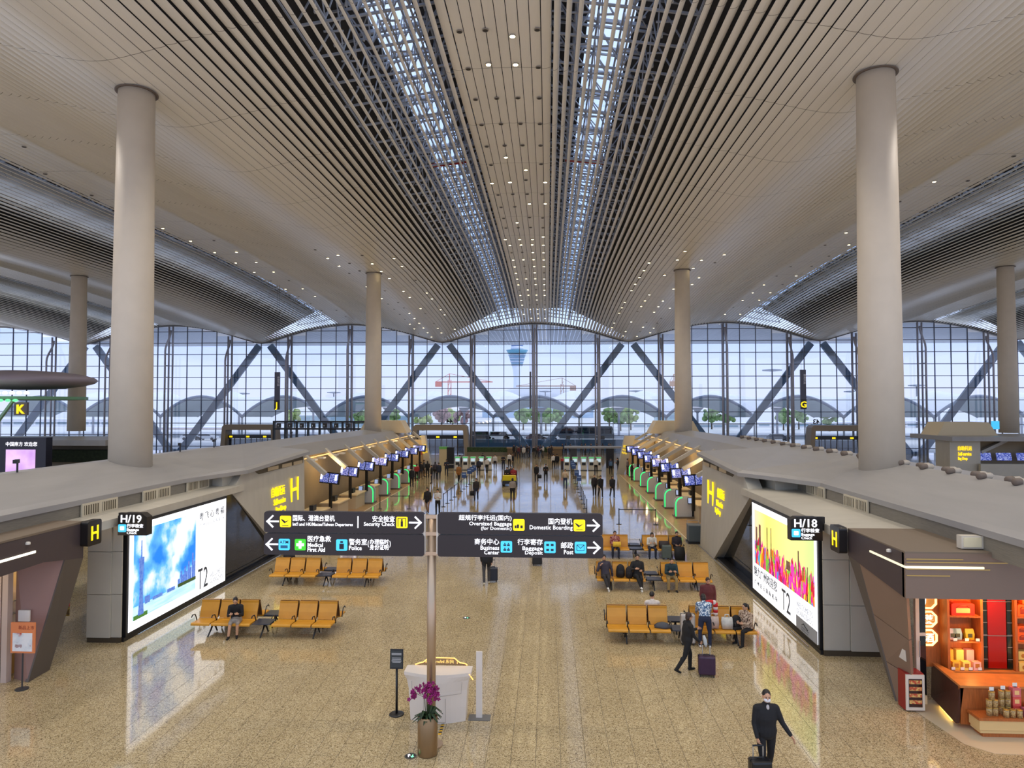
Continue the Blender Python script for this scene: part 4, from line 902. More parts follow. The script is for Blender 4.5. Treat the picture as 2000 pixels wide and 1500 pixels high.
ls = empty('counter_lamp_shade', (12.1, 17.1, 1.0)); tag(ls, 'cream table lamp shade on the counter at the right edge', 'lamp'); MB().lathe([(.07, 0), (.07, .02), (.015, .03), (.015, .12)], seg=14).build('base', WOODD, ls); MB().lathe([(.2, .1), (.12, .42)], seg=20).build('shade', M('lamp_cream', (255, 236, 190), .5, emit=.7), ls)
cs = empty('caution_sticker', (11.35, 17.77, .7)); tag(cs, 'yellow triangle caution sticker on the cabinet base', 'sticker'); Z('backing', (-.09, 0, 0), (.09, .01, .2), M('card_white', (244, 236, 226), .5), cs); MB().prism([(-.06, .04), (.06, .04), (0, .15)], .006, 'xz', -.006).build('triangle', M('caution_yellow', (240, 200, 30), .5), cs)
fg = empty('small_fridge', (8.98, 17.78, 0)); tag(fg, 'small red counter fridge with glass door by the shop entrance', 'fridge')
Z('cabinet', (-.22, -.16, .02), (.22, .2, .92), M('fridge_red', (150, 30, 28), .4), fg); fd = Z('door', (-.22, -.2, .04), (.22, -.16, .9), M('fridge_white', (224, 214, 200), .4), fg); Z('door_glass', (-.16, -.205, .12), (.16, -.199, .8), M('fridge_glass', (58, 30, 24), .08), fd)
for z in (.2, .36, .52, .68): Z('stock', (-.15, -.209, z), (.15, -.204, z+.09), ramp_mat('fridge_stock', [(.4, (190, 70, 50)), (.6, (230, 200, 120))], 20), fd)
dp = empty('shop_door', (9.2, 18.02, 0)); tag(dp, 'glass shop door with pale frame beside the red fridge', 'door')
Z('frame_post', (0.04, 0, 0), (.13, .1, 3.0), M('door_frame_pale', (216, 206, 192), .4), dp); Z('glass', (.13, .04, .1), (.3, .06, 2.9), BGL, dp); Z('bottom_rail', (.13, .02, 0), (.3, .08, .22), M('door_frame_pale', (216, 206, 192), .4), dp); Z('mid_rail', (.13, .02, 1.7), (.3, .08, 1.78), M('door_frame_pale', (216, 206, 192), .4), dp); MB().tube([(.1, -.05, 1.2), (.1, -.05, 1.6)], .015, 8).build('pull', M('rail_steel', (196, 196, 198), .25, metal=.9), dp)
th = MB().prism([(9.0, 17.6), (9.2, 16.0), (9.6, 15.6), (14, 15.4), (14, 18.3), (9.1, 18.3)], .006, 'xy', .001).build('shop_threshold', M('threshold_stone', (206, 190, 160), .25)); tag(th, kind='structure'); th.name = 'trim_1'
import numpy as np
# ------------------------------------------------------------------ people
def _orth(d):
    d = d.normalized(); q = Vector((0, 0, 1)) if abs(d.z) < .9 else Vector((0, 1, 0)); x = d.cross(q).normalized(); return x, x.cross(d)
def V3(t): return Vector(t)
def body_mesh(P, h=1.7, voxel=.018, flare=0.0, skirt=0.0, stout=1.14):
    """one continuous body: lofted limbs fused by a voxel remesh; P: pose (directions of spine and limbs)"""
    k = h/1.7; mb = MB(); seg = []          # seg: (a, b, ra, rb, label)
    def cone(a, b, ra, rb, lab, fl=1.0, up=None):
        a, b = V3(a), V3(b); d = (b-a); L_ = d.length; dn = d.normalized()
        if up is not None: y = (V3(up)-dn*V3(up).dot(dn)).normalized(); x = dn.cross(y)
        else: x, y = _orth(dn)
        rings = []
        for t, rr in ((-ra*.85, .5), (-ra*.45, .86), (0, 1.0)): rings.append((a+dn*t, ra*rr))
        rings.append(((a+b)/2, (ra+rb)/2*1.03))
        for t, rr in ((0, 1.0), (rb*.45, .86), (rb*.85, .5)): rings.append((b+dn*t, rb*rr))
        mb.loft([[c+x*(r*math.cos(2*PI*j/10))+y*(r*fl*math.sin(2*PI*j/10)) for j in range(10)] for c, r in rings])
        seg.append((a, b, ra, rb, lab))
    sp = V3(P.get('spine', (0, 0, 1))).normalized(); rt = V3((1, 0, 0)); rt = (rt-sp*rt.dot(sp)).normalized()
    if P.get('twist'): rt_ch = Matrix.Rotation(P['twist'], 3, sp) @ rt
    else: rt_ch = rt
    O = Vector((0, 0, 0)); st = stout*k
    secs = [(-.13, .10, .085), (-.06, .155, .115), (.02, .165, .12), (.14, .148, .112), (.28, .165, .122), (.40, .18, .115), (.475, .145, .092), (.52, .085, .07), (.56, .055, .055)]
    rings = []
    for t, rx, ry in secs:
        f = min(max(t/.45, 0), 1); r_ = (rt*(1-f)+rt_ch*f).normalized(); fw = sp.cross(r_).normalized()
        bend = V3(P.get('hunch', (0, 0, 0)))*(max(t, 0)/.5)**2
        c = O+sp*(t*k)+bend; ex = (1+flare) if -.14 < t < .3 else 1
        rings.append([c+r_*(rx*st*ex*math.cos(2*PI*j/16))+fw*(ry*st*ex*math.sin(2*PI*j/16)) for j in range(16)])
    mb.loft(rings)
    hb = V3(P.get('hunch', (0, 0, 0)))
    seg.append((O+sp*(.06*k), O+sp*(.42*k)+hb*.7, .13*st, .15*st, 'top')); seg.append((O-sp*(.1*k), O+sp*(-.02*k), .13*st, .14*st, 'bot'))
    if flare: seg.append((O-sp*(.12*k), O+sp*(.1*k), .17*st, .17*st, 'top'))
    nb = O+sp*(.52*k)+hb; hd = V3(P.get('head', (0, .12, 1))).normalized(); hc = nb+hd*(.165*k)
    cone(nb-hd*.03, nb+hd*(.09*k), .052*k, .05*k, 'skin')
    # head
    hf = V3(P.get('look', (0, 1, 0))); hf = (hf-hd*hf.dot(hd)).normalized(); hr = hf.cross(hd).normalized()
    R = Matrix((hr, hf, hd)).transposed()
    mb.ball(hc, (.076*k, .094*k, .118*k), 14, 10, R); mb.ball(hc+hf*(.03*k)-hd*(.055*k), (.054*k, .062*k, .06*k), 10, 8, R)
    seg.append((hc-hd*.03*k, hc+hd*.03*k, .085*k, .085*k, 'skin'))
    mb.ball(hc+hf*(.098*k)-hd*(.015*k), (.013*k, .02*k, .024*k), 8, 6, R)
    for q in (-1, 1): mb.ball(hc+hr*(q*.078*k)-hd*(.01*k)-hf*.01, (.012*k, .022*k, .032*k), 8, 6, R)
    ends = {}
    for q, nm in ((-1, 'l'), (1, 'r')):
        hip = O+rt*(q*.088*st)-sp*(.05*k); kn = hip+V3(P['th_'+nm]).normalized()*(.43*k); an = kn+V3(P['sh_'+nm]).normalized()*(.42*k)
        lb = 'skin' if skirt else 'bot'
        cone(hip, kn, .088*st, .066*k, 'bot'); cone(kn, an, .066*k if lb == 'bot' else .058*k, .055*k if lb == 'bot' else .042*k, lb)
        mid = kn+(an-kn)*.3-V3((0, .018*k, 0)); mb.ball(mid, (.052*k, .056*k, .11*k), 10, 6)
        ff = V3(P.get('ft_'+nm, (q*.12, 1, 0))).normalized(); dn = V3(P.get('fd_'+nm, (0, 0, -1))).normalized()
        cone(an-ff*(.035*k)+dn*(.04*k), an+ff*(.15*k)+dn*(.052*k), .043*k, .034*k, 'shoe'); cone(an, an+dn*(.035*k), .044*k, .044*k, 'shoe' if not skirt else 'shoe')
        ends['an_'+nm] = an
        sho = nb+rt_ch*(q*.16*st)-sp*(.075*k); el = sho+V3(P['ua_'+nm]).normalized()*(.29*k); wr = el+V3(P['fa_'+nm]).normalized()*(.25*k)
        cone(nb-sp*(.05*k)+rt_ch*(q*.06), sho, .07*k, .068*st, 'top'); cone(sho, el, .064*st, .054*k, 'top'); cone(el, wr, .053*k, .04*k, 'top')
        fd = V3(P['fa_'+nm]).normalized(); hn = V3(P.get('hn_'+nm, fd)).normalized(); pal = V3(P.get('pl_'+nm, (-q, 0, 0)))
        pal = (pal-hn*pal.dot(hn)).normalized()
        cone(wr+hn*.01, wr+hn*(.075*k), .034*k, .038*k, 'skin', .5, pal)
        ends['wr_'+nm] = wr; ends['hand_'+nm] = (wr, hn, pal, q)
    if skirt:
        hips = O-sp*.06*k; d = (V3(P['th_l'])+V3(P['th_r'])).normalized()
        mb.loft([[hips+d*t+rt*(rx*math.cos(2*PI*j/14))+d.cross(rt)*(ry*math.sin(2*PI*j/14)) for j in range(14)] for t, rx, ry in ((-.05, .16*k, .12*k), (.12, .18*k, .13*k), (skirt, .2*k, .12*k), (skirt+.01, .15*k, .08*k))])
        seg.append((hips, hips+d*skirt, .16*k, .17*k, 'bot'))
    me = mb.mesh('tmp'); t_ = bpy.data.objects.new('tmp', me); col.objects.link(t_)
    md = t_.modifiers.new('r', 'REMESH'); md.mode = 'VOXEL'; md.voxel_size = voxel; sm = t_.modifiers.new('s', 'SMOOTH'); sm.iterations = 2; sm.factor = .4
    dg = bpy.context.evaluated_depsgraph_get(); dg.update(); out = bpy.data.meshes.new_from_object(t_.evaluated_get(dg))
    bpy.data.objects.remove(t_); bpy.data.meshes.remove(me)
    # material by nearest limb
    n = len(out.polygons); cen = np.zeros(n*3); out.polygons.foreach_get('center', cen); cen = cen.reshape(-1, 3)
    labs = ['skin', 'top', 'bot', 'shoe']; best = np.full(n, 9.0); idx = np.zeros(n, int)
    for a, b, ra, rb, lb in seg:
        a_, b_ = np.array(a), np.array(b); ab = b_-a_; t = np.clip(((cen-a_)@ab)/max(ab@ab, 1e-9), 0, 1)
        d = np.linalg.norm(cen-(a_+t[:, None]*ab), axis=1)-(ra+(rb-ra)*t)
        w = d < best; best[w] = d[w]; idx[w] = labs.index(lb)
    # fingers, eyes, brows and mouth join the same mesh
    ex = MB()
    ex.m(0)
    for nm in ('l', 'r'):
        wr, hn, pal, q = ends['hand_'+nm]; side = hn.cross(pal).normalized()*(-q if True else 1)
        base = wr+hn*(.085*k); curl = P.get('curl_'+nm, .5)
        for i, (o_, L_) in enumerate(((-.027, .066), (-.009, .076), (.009, .07), (.026, .055))):
            p = base+side*(o_*k); pts = [p-hn*.02]
            d = hn.copy()
            for j in range(3):
                d = (d+pal*(curl*.75)).normalized(); p = p+d*(L_*k/2.6); pts.append(p)
            ex.tube([base+side*(o_*k)-hn*.02, base+side*(o_*k)]+pts[1:], [.0085*k, .009*k, .0085*k, .008*k, .006*k], 6)
        tb = wr+hn*(.03*k)-side*(.03*k); td = (hn-side*.7+pal*.4*curl).normalized()
        ex.tube([tb-td*.01, tb+td*(.035*k), tb+(td+hn*.5).normalized()*(.065*k)], [.011*k, .0105*k, .008*k], 6)
    ex.m(4)
    for q in (-1, 1):
        ex.ball(hc+hf*(.089*k)+hr*(q*.03*k)+hd*(.012*k), (.0135*k, .006*k, .0065*k), 8, 6, R); ex.ball(hc+hf*(.088*k)+hr*(q*.031*k)+hd*(.034*k), (.018*k, .007*k, .0045*k), 8, 6, R)
    ex.m(5).ball(hc+hf*(.089*k)-hd*(.062*k), (.021*k, .007*k, .0065*k), 8, 6, R)
    bm = bmesh.new(); bm.from_mesh(out)
    for f, i in zip(bm.faces, idx): f.material_index = int(i); f.smooth = True
    vs = [bm.verts.new(v) for v in ex.v]
    for f, mi in zip(ex.f, ex.mi):
        nf = bm.faces.new([vs[i] for i in f]); nf.material_index = mi; nf.smooth = True
    bmesh.ops.recalc_face_normals(bm, faces=bm.faces)
    lo = min(v.co.z for v in bm.verts)
    bmesh.ops.translate(bm, verts=bm.verts, vec=(0, 0, -lo)); bm.to_mesh(out); bm.free()
    sh = Vector((0, 0, -lo))
    ends.update(head=hc+sh, R=R, k=k, hf=hf, hd=hd, hr=hr)
    for nm in ('l', 'r'): ends['wr_'+nm] = ends['wr_'+nm]+sh+ends['hand_'+nm][1]*(.09*k)
    ends['chest'] = O+sp*(.3*k)+sh; ends['pelvis'] = O+sh; ends['fw'] = sp.cross(rt).normalized(); ends['sp'] = sp
    out.name = 'body'
    return out, ends
def hair_mesh(E, style):
    k, R, hc = E['k'], E['R'], E['head']; mb = MB()
    def b(o, r): mb.ball(hc+R @ (Vector(o)*k), Vector(r)*k, 14, 10, R)
    if style == 'short': b((0, -.018, .03), (.085, .098, .103))
    elif style == 'crop': b((0, -.02, .036), (.081, .094, .095))
    elif style == 'bob': b((0, -.02, .022), (.089, .098, .115)); b((0, -.045, -.04), (.086, .062, .085))
    elif style == 'long': b((0, -.02, .025), (.088, .098, .113)); b((0, -.055, -.1), (.088, .055, .2))
    elif style == 'pony': b((0, -.02, .035), (.083, .093, .1)); b((0, -.115, .02), (.035, .04, .04)); b((0, -.13, -.07), (.03, .032, .1))
    elif style == 'bun': b((0, -.02, .035), (.083, .093, .1)); b((0, -.1, .05), (.045, .045, .045))
    return mb.mesh('hair', True)
SKIN = M('skin', (206, 158, 126), .55); HAIR = M('hair_black', (24, 20, 19), .45); HAIRB = M('hair_brown', (52, 34, 26), .45); EYE = M('eye_dark', (24, 18, 16), .3); LIP = M('lips', (166, 96, 84), .5)
CLO = {}
def cloth(c):
    if not isinstance(c, tuple): return c
    return M('cloth_%d_%d_%d' % c, c, .8, noise=.1, nscale=14)
def person(E_me, loc, rz, label, top, bot, shoe, hair='short', group=None, hcol=None, skin=None):
    me, E = E_me; o = bpy.data.objects.new('person', me); col.objects.link(o); o.location = loc; o.rotation_euler[2] = rz
    tag(o, label, 'person', group)
    if not me.materials:
        for m_ in (SKIN,)*6: me.materials.append(m_)
    for i, m_ in enumerate((skin or SKIN, cloth(top), cloth(bot), cloth(shoe), EYE, LIP)): o.material_slots[i].link = 'OBJECT'; o.material_slots[i].material = m_
    key = 'hair_'+hair
    if hair and key not in E: E[key] = hair_mesh(E, hair); E[key].materials.append(HAIR)
    if hair:
        hobj = bpy.data.objects.new('hair', E[key]); col.objects.link(hobj); hobj.parent = o; hobj.material_slots[0].link = 'OBJECT'; hobj.material_slots[0].material = hcol or HAIR
    return o
def W_(o, p):
    """a point of a person's own frame in the world"""
    return Matrix.Translation(o.location) @ Matrix.Rotation(o.rotation_euler[2], 4, 'Z') @ Vector(p)
A_DN = dict(ua_l=(-.16, -.04, -1), ua_r=(.16, -.04, -1), fa_l=(-.02, .22, -1), fa_r=(.02, .22, -1))
STAND = dict(A_DN, th_l=(-.04, .02, -1), th_r=(.04, .02, -1), sh_l=(0, -.03, -1), sh_r=(0, -.03, -1))
WALK1 = dict(th_l=(-.02, .4, -1), sh_l=(0, -.02, -1), th_r=(.02, -.16, -1), sh_r=(0, -.6, -1), fd_r=(0, -.45, -1), ft_r=(0, 1, -.5), ua_l=(-.14, -.3, -1), fa_l=(0, .05, -1), ua_r=(.14, .2, -1), fa_r=(-.05, .6, -1), spine=(0, .05, 1))
WALK2 = dict(WALK1, th_r=(.02, .3, -1), sh_r=(0, -.05, -1), th_l=(-.02, -.14, -1), sh_l=(0, -.42, -1), fd_r=(0, 0, -1), ft_r=(0, 1, 0), fd_l=(0, -.35, -1), ft_l=(0, 1, -.3), ua_l=(-.14, .15, -1), fa_l=(.1, .4, -1), ua_r=(.14, -.2, -1), fa_r=(0, .1, -1))
SIT = dict(spine=(0, -.12, 1), head=(0, .2, 1), th_l=(-.13, 1, .02), th_r=(.13, 1, .02), sh_l=(0, -.08, -1), sh_r=(0, -.08, -1), ua_l=(-.16, .25, -1), ua_r=(.16, .25, -1), fa_l=(.35, 1, .2), fa_r=(-.35, 1, .2))
SPHONE = dict(SIT, spine=(0, .12, 1), hunch=(0, .07, -.02), head=(0, .55, 1), look=(0, 1, -.5), fa_l=(.45, 1, .45), fa_r=(-.45, 1, .45), curl_l=.8, curl_r=.8)
def cross(P, up='r'):
    Q = dict(P)
    if up == 'r': Q.update(th_r=(-.12, 1, .22), sh_r=(-.38, .35, -1), ft_r=(-.2, 1, .1), th_l=(-.06, 1, 0))
    else: Q.update(th_l=(.12, 1, .22), sh_l=(.38, .35, -1), ft_l=(.2, 1, .1), th_r=(.06, 1, 0))
    return Q
# ------------------------------------------------------------------ airport benches
TAN = M('tan_leather', (206, 146, 44), .42, noise=.06, nscale=3); TAND = M('seat_shell', (92, 58, 26), .5); BLK = M('bench_black', (24, 24, 26), .35); TBL = M('bench_table', (62, 66, 78), .3)
PITCH = .665
def make_bench():
    b = empty('airport_bench', (0, 0, 0)); xs0 = -3*PITCH
    MB().bb((-3.5*PITCH+.15, -.3, .33), (3.5*PITCH-.15, -.22, .4)).build('beam', BLK, b)
    for x in (-2.6*PITCH, 0, 2.6*PITCH):
        MB().tube([(x, -.26, .35), (x, -.4, .2), (x, -.62, .02)], [.03, .028, .022], 8).build('leg', BLK, b, True); MB().tube([(x, -.26, .35), (x, -.1, .2), (x, .02, .02)], [.03, .028, .022], 8).build('leg', BLK, b, True)
    def seatpan():
        m_ = MB(); prof = [(-.62, .415), (-.58, .45), (-.4, .44), (-.15, .425), (-.03, .45)]
        rings = []
        for x in (-.31, .31): rings.append([(x, y, z) for y, z in prof]+[(x, y, z-.045) for y, z in reversed(prof)])
        return m_.loft(rings).mesh('seat')
    def back():
        prof = [(-.05, .46), (-.03, .56), (.0, .68), (.06, .82), (.1, .93), (.1, 1.0)]
        rings = [[(x, y, z) for y, z in prof]+[(x, y+.035, z) for y, z in reversed(prof)] for x in (-.3, .3)]
        return MB().loft(rings).mesh('backrest')
    sm, bk = seatpan(), back(); sm.materials.append(TAN); bk.materials.append(TAN)
    bs = MB().loft([[(x, y, z) for y, z in ((-.01, .46), (.01, .56), (.04, .68), (.1, .82), (.14, .93), (.14, 1.0), (.16, 1.0), (.16, .93), (.12, .82), (.06, .68), (.03, .56), (.01, .46))] for x in (-.31, .31)]).mesh('back_shell'); bs.materials.append(TAND)
    arm = MB().tube([(0, -.16, .38), (0, -.22, .52), (0, -.3, .64), (0, -.46, .66), (0, -.52, .6)], .018, 8).mesh('armrest', True); arm.materials.append(BLK)
    for i in (0, 1, 2, 4, 5, 6):
        x = xs0+i*PITCH
        for me, nm in ((sm, 'seat'), (bk, 'backrest'), (bs, 'back_shell')): o = obj(nm, me, None, b); o.location = (x, 0, 0)
    for i in (0, 1, 2, 3, 4, 5, 6, 7):
        if i in (3, 4): pass
        o = obj('armrest', arm, None, b); o.location = (xs0-PITCH/2+i*PITCH, 0, 0)
    MB().bb((-.29, -.58, .42), (.29, -.02, .45)).build('table_top', TBL, b)
    MB().bb((-.2, -.5, .39), (.2, -.1, .42)).build('socket_box', BLK, b)
    return b
proto = make_bench(); first = True
ROWS = [('left', 'near', -9.27, 22.6), ('left', 'far', -9.3, 28.95), ('right', 'near', 4.2, 22.65), ('right', 'middle', 4.3, 28.95), ('right', 'far', 4.35, 34.95)]
for sd, wh, x, y in ROWS:
    for f_, rz, dy in (('facing the camera', 0, 0), ('facing the windows', PI, .36)):
        lab = 'row of tan seats on the %s, %s row, side %s' % (sd, wh, f_)
        o = proto if first else dup(proto); first = False
        o.location = (x, y+dy, 0); o.rotation_euler[2] = rz; tag(o, lab, 'bench', 'tan airport benches')
def seat_x(x, i): return x-3*PITCH+i*PITCH
# ------------------------------------------------------------------ luggage
def suitcase(loc, rz, c, lab, w=.44, d=.27, h=.66, handle=.4, grp='suitcases', ribs=False):
    t = empty('suitcase', loc, rz, lab, 'suitcase', grp); sh = M('case_%d_%d_%d' % c, c, .38, noise=.08, nscale=10)
    b_ = MB().bb((-w/2, -d/2, .06), (w/2, d/2, h)).build('shell', sh, t, bevel=.04)
    MB().bb((-w/2-.004, -.012, .08), (w/2+.004, .012, h+.004)).build('zip_band', BLK, t)
    if ribs:
        for j in range(5): MB().bb((-w*.38+j*w*.19-.012, -d/2-.01, .12), (-w*.38+j*w*.19+.012, -d/2+.01, h-.08)).build('rib', sh, t)
    for x in (-1, 1):
        for y in (-1, 1): MB().tube([(x*(w/2-.05)-.012, y*(d/2-.04), .03), (x*(w/2-.05)+.012, y*(d/2-.04), .03)], .03, 10).build('wheel', BLK, t)
    MB().tube([(-.09, 0, h-.01), (-.07, 0, h+.035), (.07, 0, h+.035), (.09, 0, h-.01)], .013, 8).build('grip', BLK, t)
    if handle:
        st = M('handle_alu', (206, 206, 206), .3, metal=.8)
        for x in (-.1, .1): MB().tube([(x, d/2-.04, h-.02), (x, d/2-.04, h+handle)], .012, 8).build('handle_rod', st, t)
        MB().tube([(-.11, d/2-.04, h+handle), (.11, d/2-.04, h+handle)], .018, 8).build('handle_bar', BLK, t)
    return t
# ------------------------------------------------------------------ information desk, its stand, planter
DW = M('desk_white', (224, 214, 204), .35)
dk_ = empty('information_desk', (-2.63, 16.55, 0)); tag(dk_, 'white curved information desk with glowing headboard behind the planter', 'desk')
def desk_ring(w, y0, z, bulge): return [(-w+2*w*i/12, y0-bulge*math.sin(PI*i/12), z) for i in range(13)]+[(w-2*w*i/4, y0+.42, z) for i in range(5)]
MB().loft([desk_ring(.66, -.0, 0, .2), desk_ring(.68, -.02, .35, .22), desk_ring(.7, -.03, .75, .24), desk_ring(.74, -.06, .98, .24), desk_ring(.8, -.1, 1.1, .2), desk_ring(.8, -.1, 1.17, .2)]).build('body', DW, dk_)
for pts in ([(-.6, -.18, .98), (-.58, -.205, .72), (0, -.285, .66), (.58, -.205, .72), (.6, -.19, .98)], [(.22, -.27, .62), (.22, -.25, .06)], [(-.3, -.262, .62), (-.3, -.245, .06)], [(-.3, -.245, .06), (.22, -.25, .06)]): MB().tube(pts, .006, 5).build('panel_joint', M('desk_joint', (170, 160, 152), .6), dk_)
hpts = [(-.62, 1.17), (-.5, 1.21), (-.42, 1.23), (-.28, 1.34), (.34, 1.34), (.48, 1.23), (.62, 1.21), (.66, 1.17)]
MB().prism(hpts, .02, 'xz', .36).build('headboard', M('headboard', (150, 120, 84), .4), dk_)
MB().tube([(a, .36, b) for a, b in hpts], .013, 6).build('light_outline', M('desk_glow', (255, 200, 120), .4, emit=1.8, ecol=(255, 186, 90)), dk_)
text('Information', .1, M('desk_text', (255, 214, 120), .4, emit=1.1), dk_, (.1, .35, 1.22), (PI/2, 0, 0), .006, mirror=True, align='LEFT'); text('i', .13, M('desk_text', (255, 214, 120), .4, emit=1.1), dk_, (.4, .35, 1.2), (PI/2, 0, 0), .006); text('问讯', .1, M('desk_text', (255, 214, 120), .4, emit=1.1), dk_, (.33, .35, 1.22), (PI/2, 0, 0), .006, mirror=True)
MB().bar((.76, -.12, 1.14), (.84, -.02, .98), .02).build('side_glow', M('desk_glow', (255, 200, 120), .4, emit=1.8), dk_)
ns_ = empty('notice_stand', (-3.68, 16.8, 0)); tag(ns_, 'black notice stand left of the information desk', 'stand')
MB().lathe([(.18, 0), (.18, .02), (.14, .03), (.03, .035)], seg=28).build('foot', BLK, ns_, True); MB().tube([(0, 0, .03), (0, 0, 1.12)], .03, 12).build('pole', BLK, ns_, True); MB().box((0, -.02, 1.34), (.32, .03, .46), rx=-.08).build('board', BLK, ns_)
MB().box((0, -.038, 1.345), (.27, .006, .4), rx=-.08).build('sheet', M('notice_sheet', (52, 56, 56), .4), ns_)
for j, (z, w) in enumerate(((1.48, .24), (1.45, .24), (1.37, .22), (1.34, .22), (1.3, .24), (1.27, .2))): MB().box((0, -.046, z), (w, .004, .012), rx=-.08).build('text_line', M('notice_text', (206, 206, 206), .5), ns_)
MB().box((0, -.03, 1.16), (.27, .006, .05), rx=-.08).build('green_strip', M('notice_green', (84, 104, 84), .5), ns_)
wp = empty('white_panel_post', (-1.66, 16.72, 0)); tag(wp, 'slim white upright panel right of the information desk', 'panel post')
MB().bb((-.25, -.16, 0), (.27, .16, .014)).build('base_plate', M('smoked_base', (110, 108, 104), .3), wp); MB().bb((-.075, -.02, .014), (.075, .02, 1.58)).build('panel', DW, wp)
pt = empty('orchid_planter', (-2.6, 15.06-.1, 0)); tag(pt, 'tall brushed metal planter of purple orchids before the sign post', 'planter')
MB().lathe([(.21, 0), (.215, .02), (.215, .8), (.205, .82), (.19, .82), (.19, .7)], seg=32).build('pot', M('planter_metal', (150, 124, 92), .28, metal=.75), pt, True)
MB().lathe([(.19, .74), (.05, .78)], seg=20).build('soil', M('soil', (50, 38, 28), .9), pt)
LEAF = M('orchid_leaf', (34, 60, 30), .45, noise=.2, nscale=9); PET = M('orchid_petal', (150, 22, 110), .5, noise=.18, nscale=30); STEM = M('orchid_stem', (70, 80, 44), .6)
random.seed(4)
for j in range(22):
    a = j*2.4; L_ = random.uniform(.16, .3); up = random.uniform(.02, .2); d = Vector((math.cos(a), math.sin(a), 0)); n = Vector((-d.y, d.x, 0)); p0 = Vector((0, 0, .78))+d*.06
    w = .042; mids = [p0, p0+d*(L_*.45)+Vector((0, 0, up)), p0+d*L_+Vector((0, 0, up*.5-.06))]
    MB().loft([[m_-n*w_, m_+Vector((0, 0, -.012)), m_+n*w_, m_+Vector((0, 0, .008))] for m_, w_ in zip(mids, (.02, w, .006))]).build('leaf', LEAF, pt, True)
pet = MB()
for q in range(5):
    a = q*2*PI/5; d = Vector((math.cos(a), 0, math.sin(a))); n = Vector((-d.z, 0, d.x)); pet.loft([[d*.006-n*.006, d*.006+Vector((0, .004, 0)), d*.006+n*.006, d*.006-Vector((0, .004, 0))], [d*.03-n*.02, d*.03+Vector((0, .006, 0)), d*.03+n*.02, d*.03-Vector((0, .004, 0))], [d*.05-n*.004, d*.05+Vector((0, .0, 0)), d*.05+n*.004, d*.05-Vector((0, .003, 0))]])
pm = pet.mesh('flower', True); pm.materials.append(PET)
for j in range(9):
    a = j*.72-.3; top = Vector((math.cos(a)*random.uniform(.1, .3), math.sin(a)*random.uniform(.05, .2), random.uniform(1.28, 1.52))); mid = Vector((top.x*.3, top.y*.3, 1.2))
    MB().tube([(top.x*.15, top.y*.15, .78), mid, top, top+Vector((top.x*.35, top.y*.3, -.1))], .005, 5).build('stem', STEM, pt, True)
    for q in range(9):
        t_ = q/8; p = top.lerp(top+Vector((top.x*.4, top.y*.3, -.14)), t_)+Vector((random.uniform(-.07, .07), random.uniform(-.06, .06), random.uniform(-.05, .05)))
        o = obj('flower', pm, None, pt); o.location = p; o.rotation_euler = (random.uniform(-.6, .4), random.uniform(-.5, .5), random.uniform(-1.2, 1.2)); s_ = random.uniform(.85, 1.2); o.scale = (s_, s_, s_)
ht = empty('hazard_tape', bz(862, 1424)); tag(ht, 'strip of yellow and black hazard tape on the floor by the planter', 'tape')
for j in range(8): MB().prism([(-.035+.0*j, -.28+j*.07), (.035, -.26+j*.07), (.035, -.19+j*.07), (-.035, -.21+j*.07)], .003, 'xy', .001).build('stripe', (M('tape_yellow', (226, 176, 40), .5), BLK)[j % 2], ht)
for px, py_, r, lab in ((802, 1477, .135, 'round lit exit marker set in the floor by the planter'), (911, 1207, .135, 'round exit marker set in the floor in mid concourse')):
    t = empty('floor_marker', bz(px, py_)); tag(t, lab, 'floor marker', 'floor exit markers'); MB().lathe([(r, .001), (r, .006), (r*.97, .007)], seg=28).build('rim', M('marker_rim', (120, 116, 104), .3, metal=.6), t); MB().lathe([(r*.82, .007), (r*.82, .009)], seg=28).build('glass', BLACK, t)
    for q, m_ in ((-1, TWH), (1, M('marker_green', (140, 255, 190), .4, emit=1.0))):
        MB().bb((q*.04-.012, -.05, .009), (q*.04+.012, .05, .011)).build('arrow_shaft', m_, t); MB().prism([(q*.04-.04, -q*.02), (q*.04+.04, -q*.02), (q*.04, -q*.075)], .002, 'xy', .009).build('arrow_head', m_, t)
# ------------------------------------------------------------------ belt barriers
def barrier(a, b, n, lab, blue=()):
    a, b = Vector(a), Vector(b); t = empty('belt_barrier', a); tag(t, lab, 'barrier', 'belt barriers')
    pm_ = MB().lathe([(.03, .02), (.03, .94), (.035, .95), (.035, 1.0)], seg=10).mesh('post', True); pm_.materials.append(BLK); fm = MB().lathe([(.17, 0), (.17, .018), (.05, .03)], seg=18).mesh('foot', True); fm.materials.append(BLK)
    for i in range(n):
        p = (b-a)*(i/(n-1)); o = obj('post', pm_, None, t); o.location = p; o = obj('foot', fm, None, t); o.location = p
        if i < n-1: MB().bar(p+Vector((0, 0, .93)), (b-a)*((i+1)/(n-1))+Vector((0, 0, .93)), .012, .05).build('belt', BLK, t)
        if i in blue:
            s_ = MB().box(p+Vector((0, -.03, 1.25)), (.42, .03, .5), rx=-.1).build('info_board', M('info_blue', (44, 74, 130), .4), t); MB().box(p+Vector((0, -.05, 1.33)), (.3, .01, .08), rx=-.1).build('print', M('info_print', (150, 176, 214), .5), s_)
barrier(bz(866, 990), bz(926, 938), 11, 'left belt barrier running towards the left kiosks', (6, 8, 9, 10)); barrier(bz(1146, 1003), bz(1116, 922), 14, 'right belt barrier with blue boards along the concourse', (5, 7, 10, 11, 12))
barrier(bz(1209, 1024), bz(1281, 1025), 2, 'single belt barrier before the right bag drops'); barrier(bz(742, 994), bz(799, 994), 2, 'single belt barrier before the left bag drops')
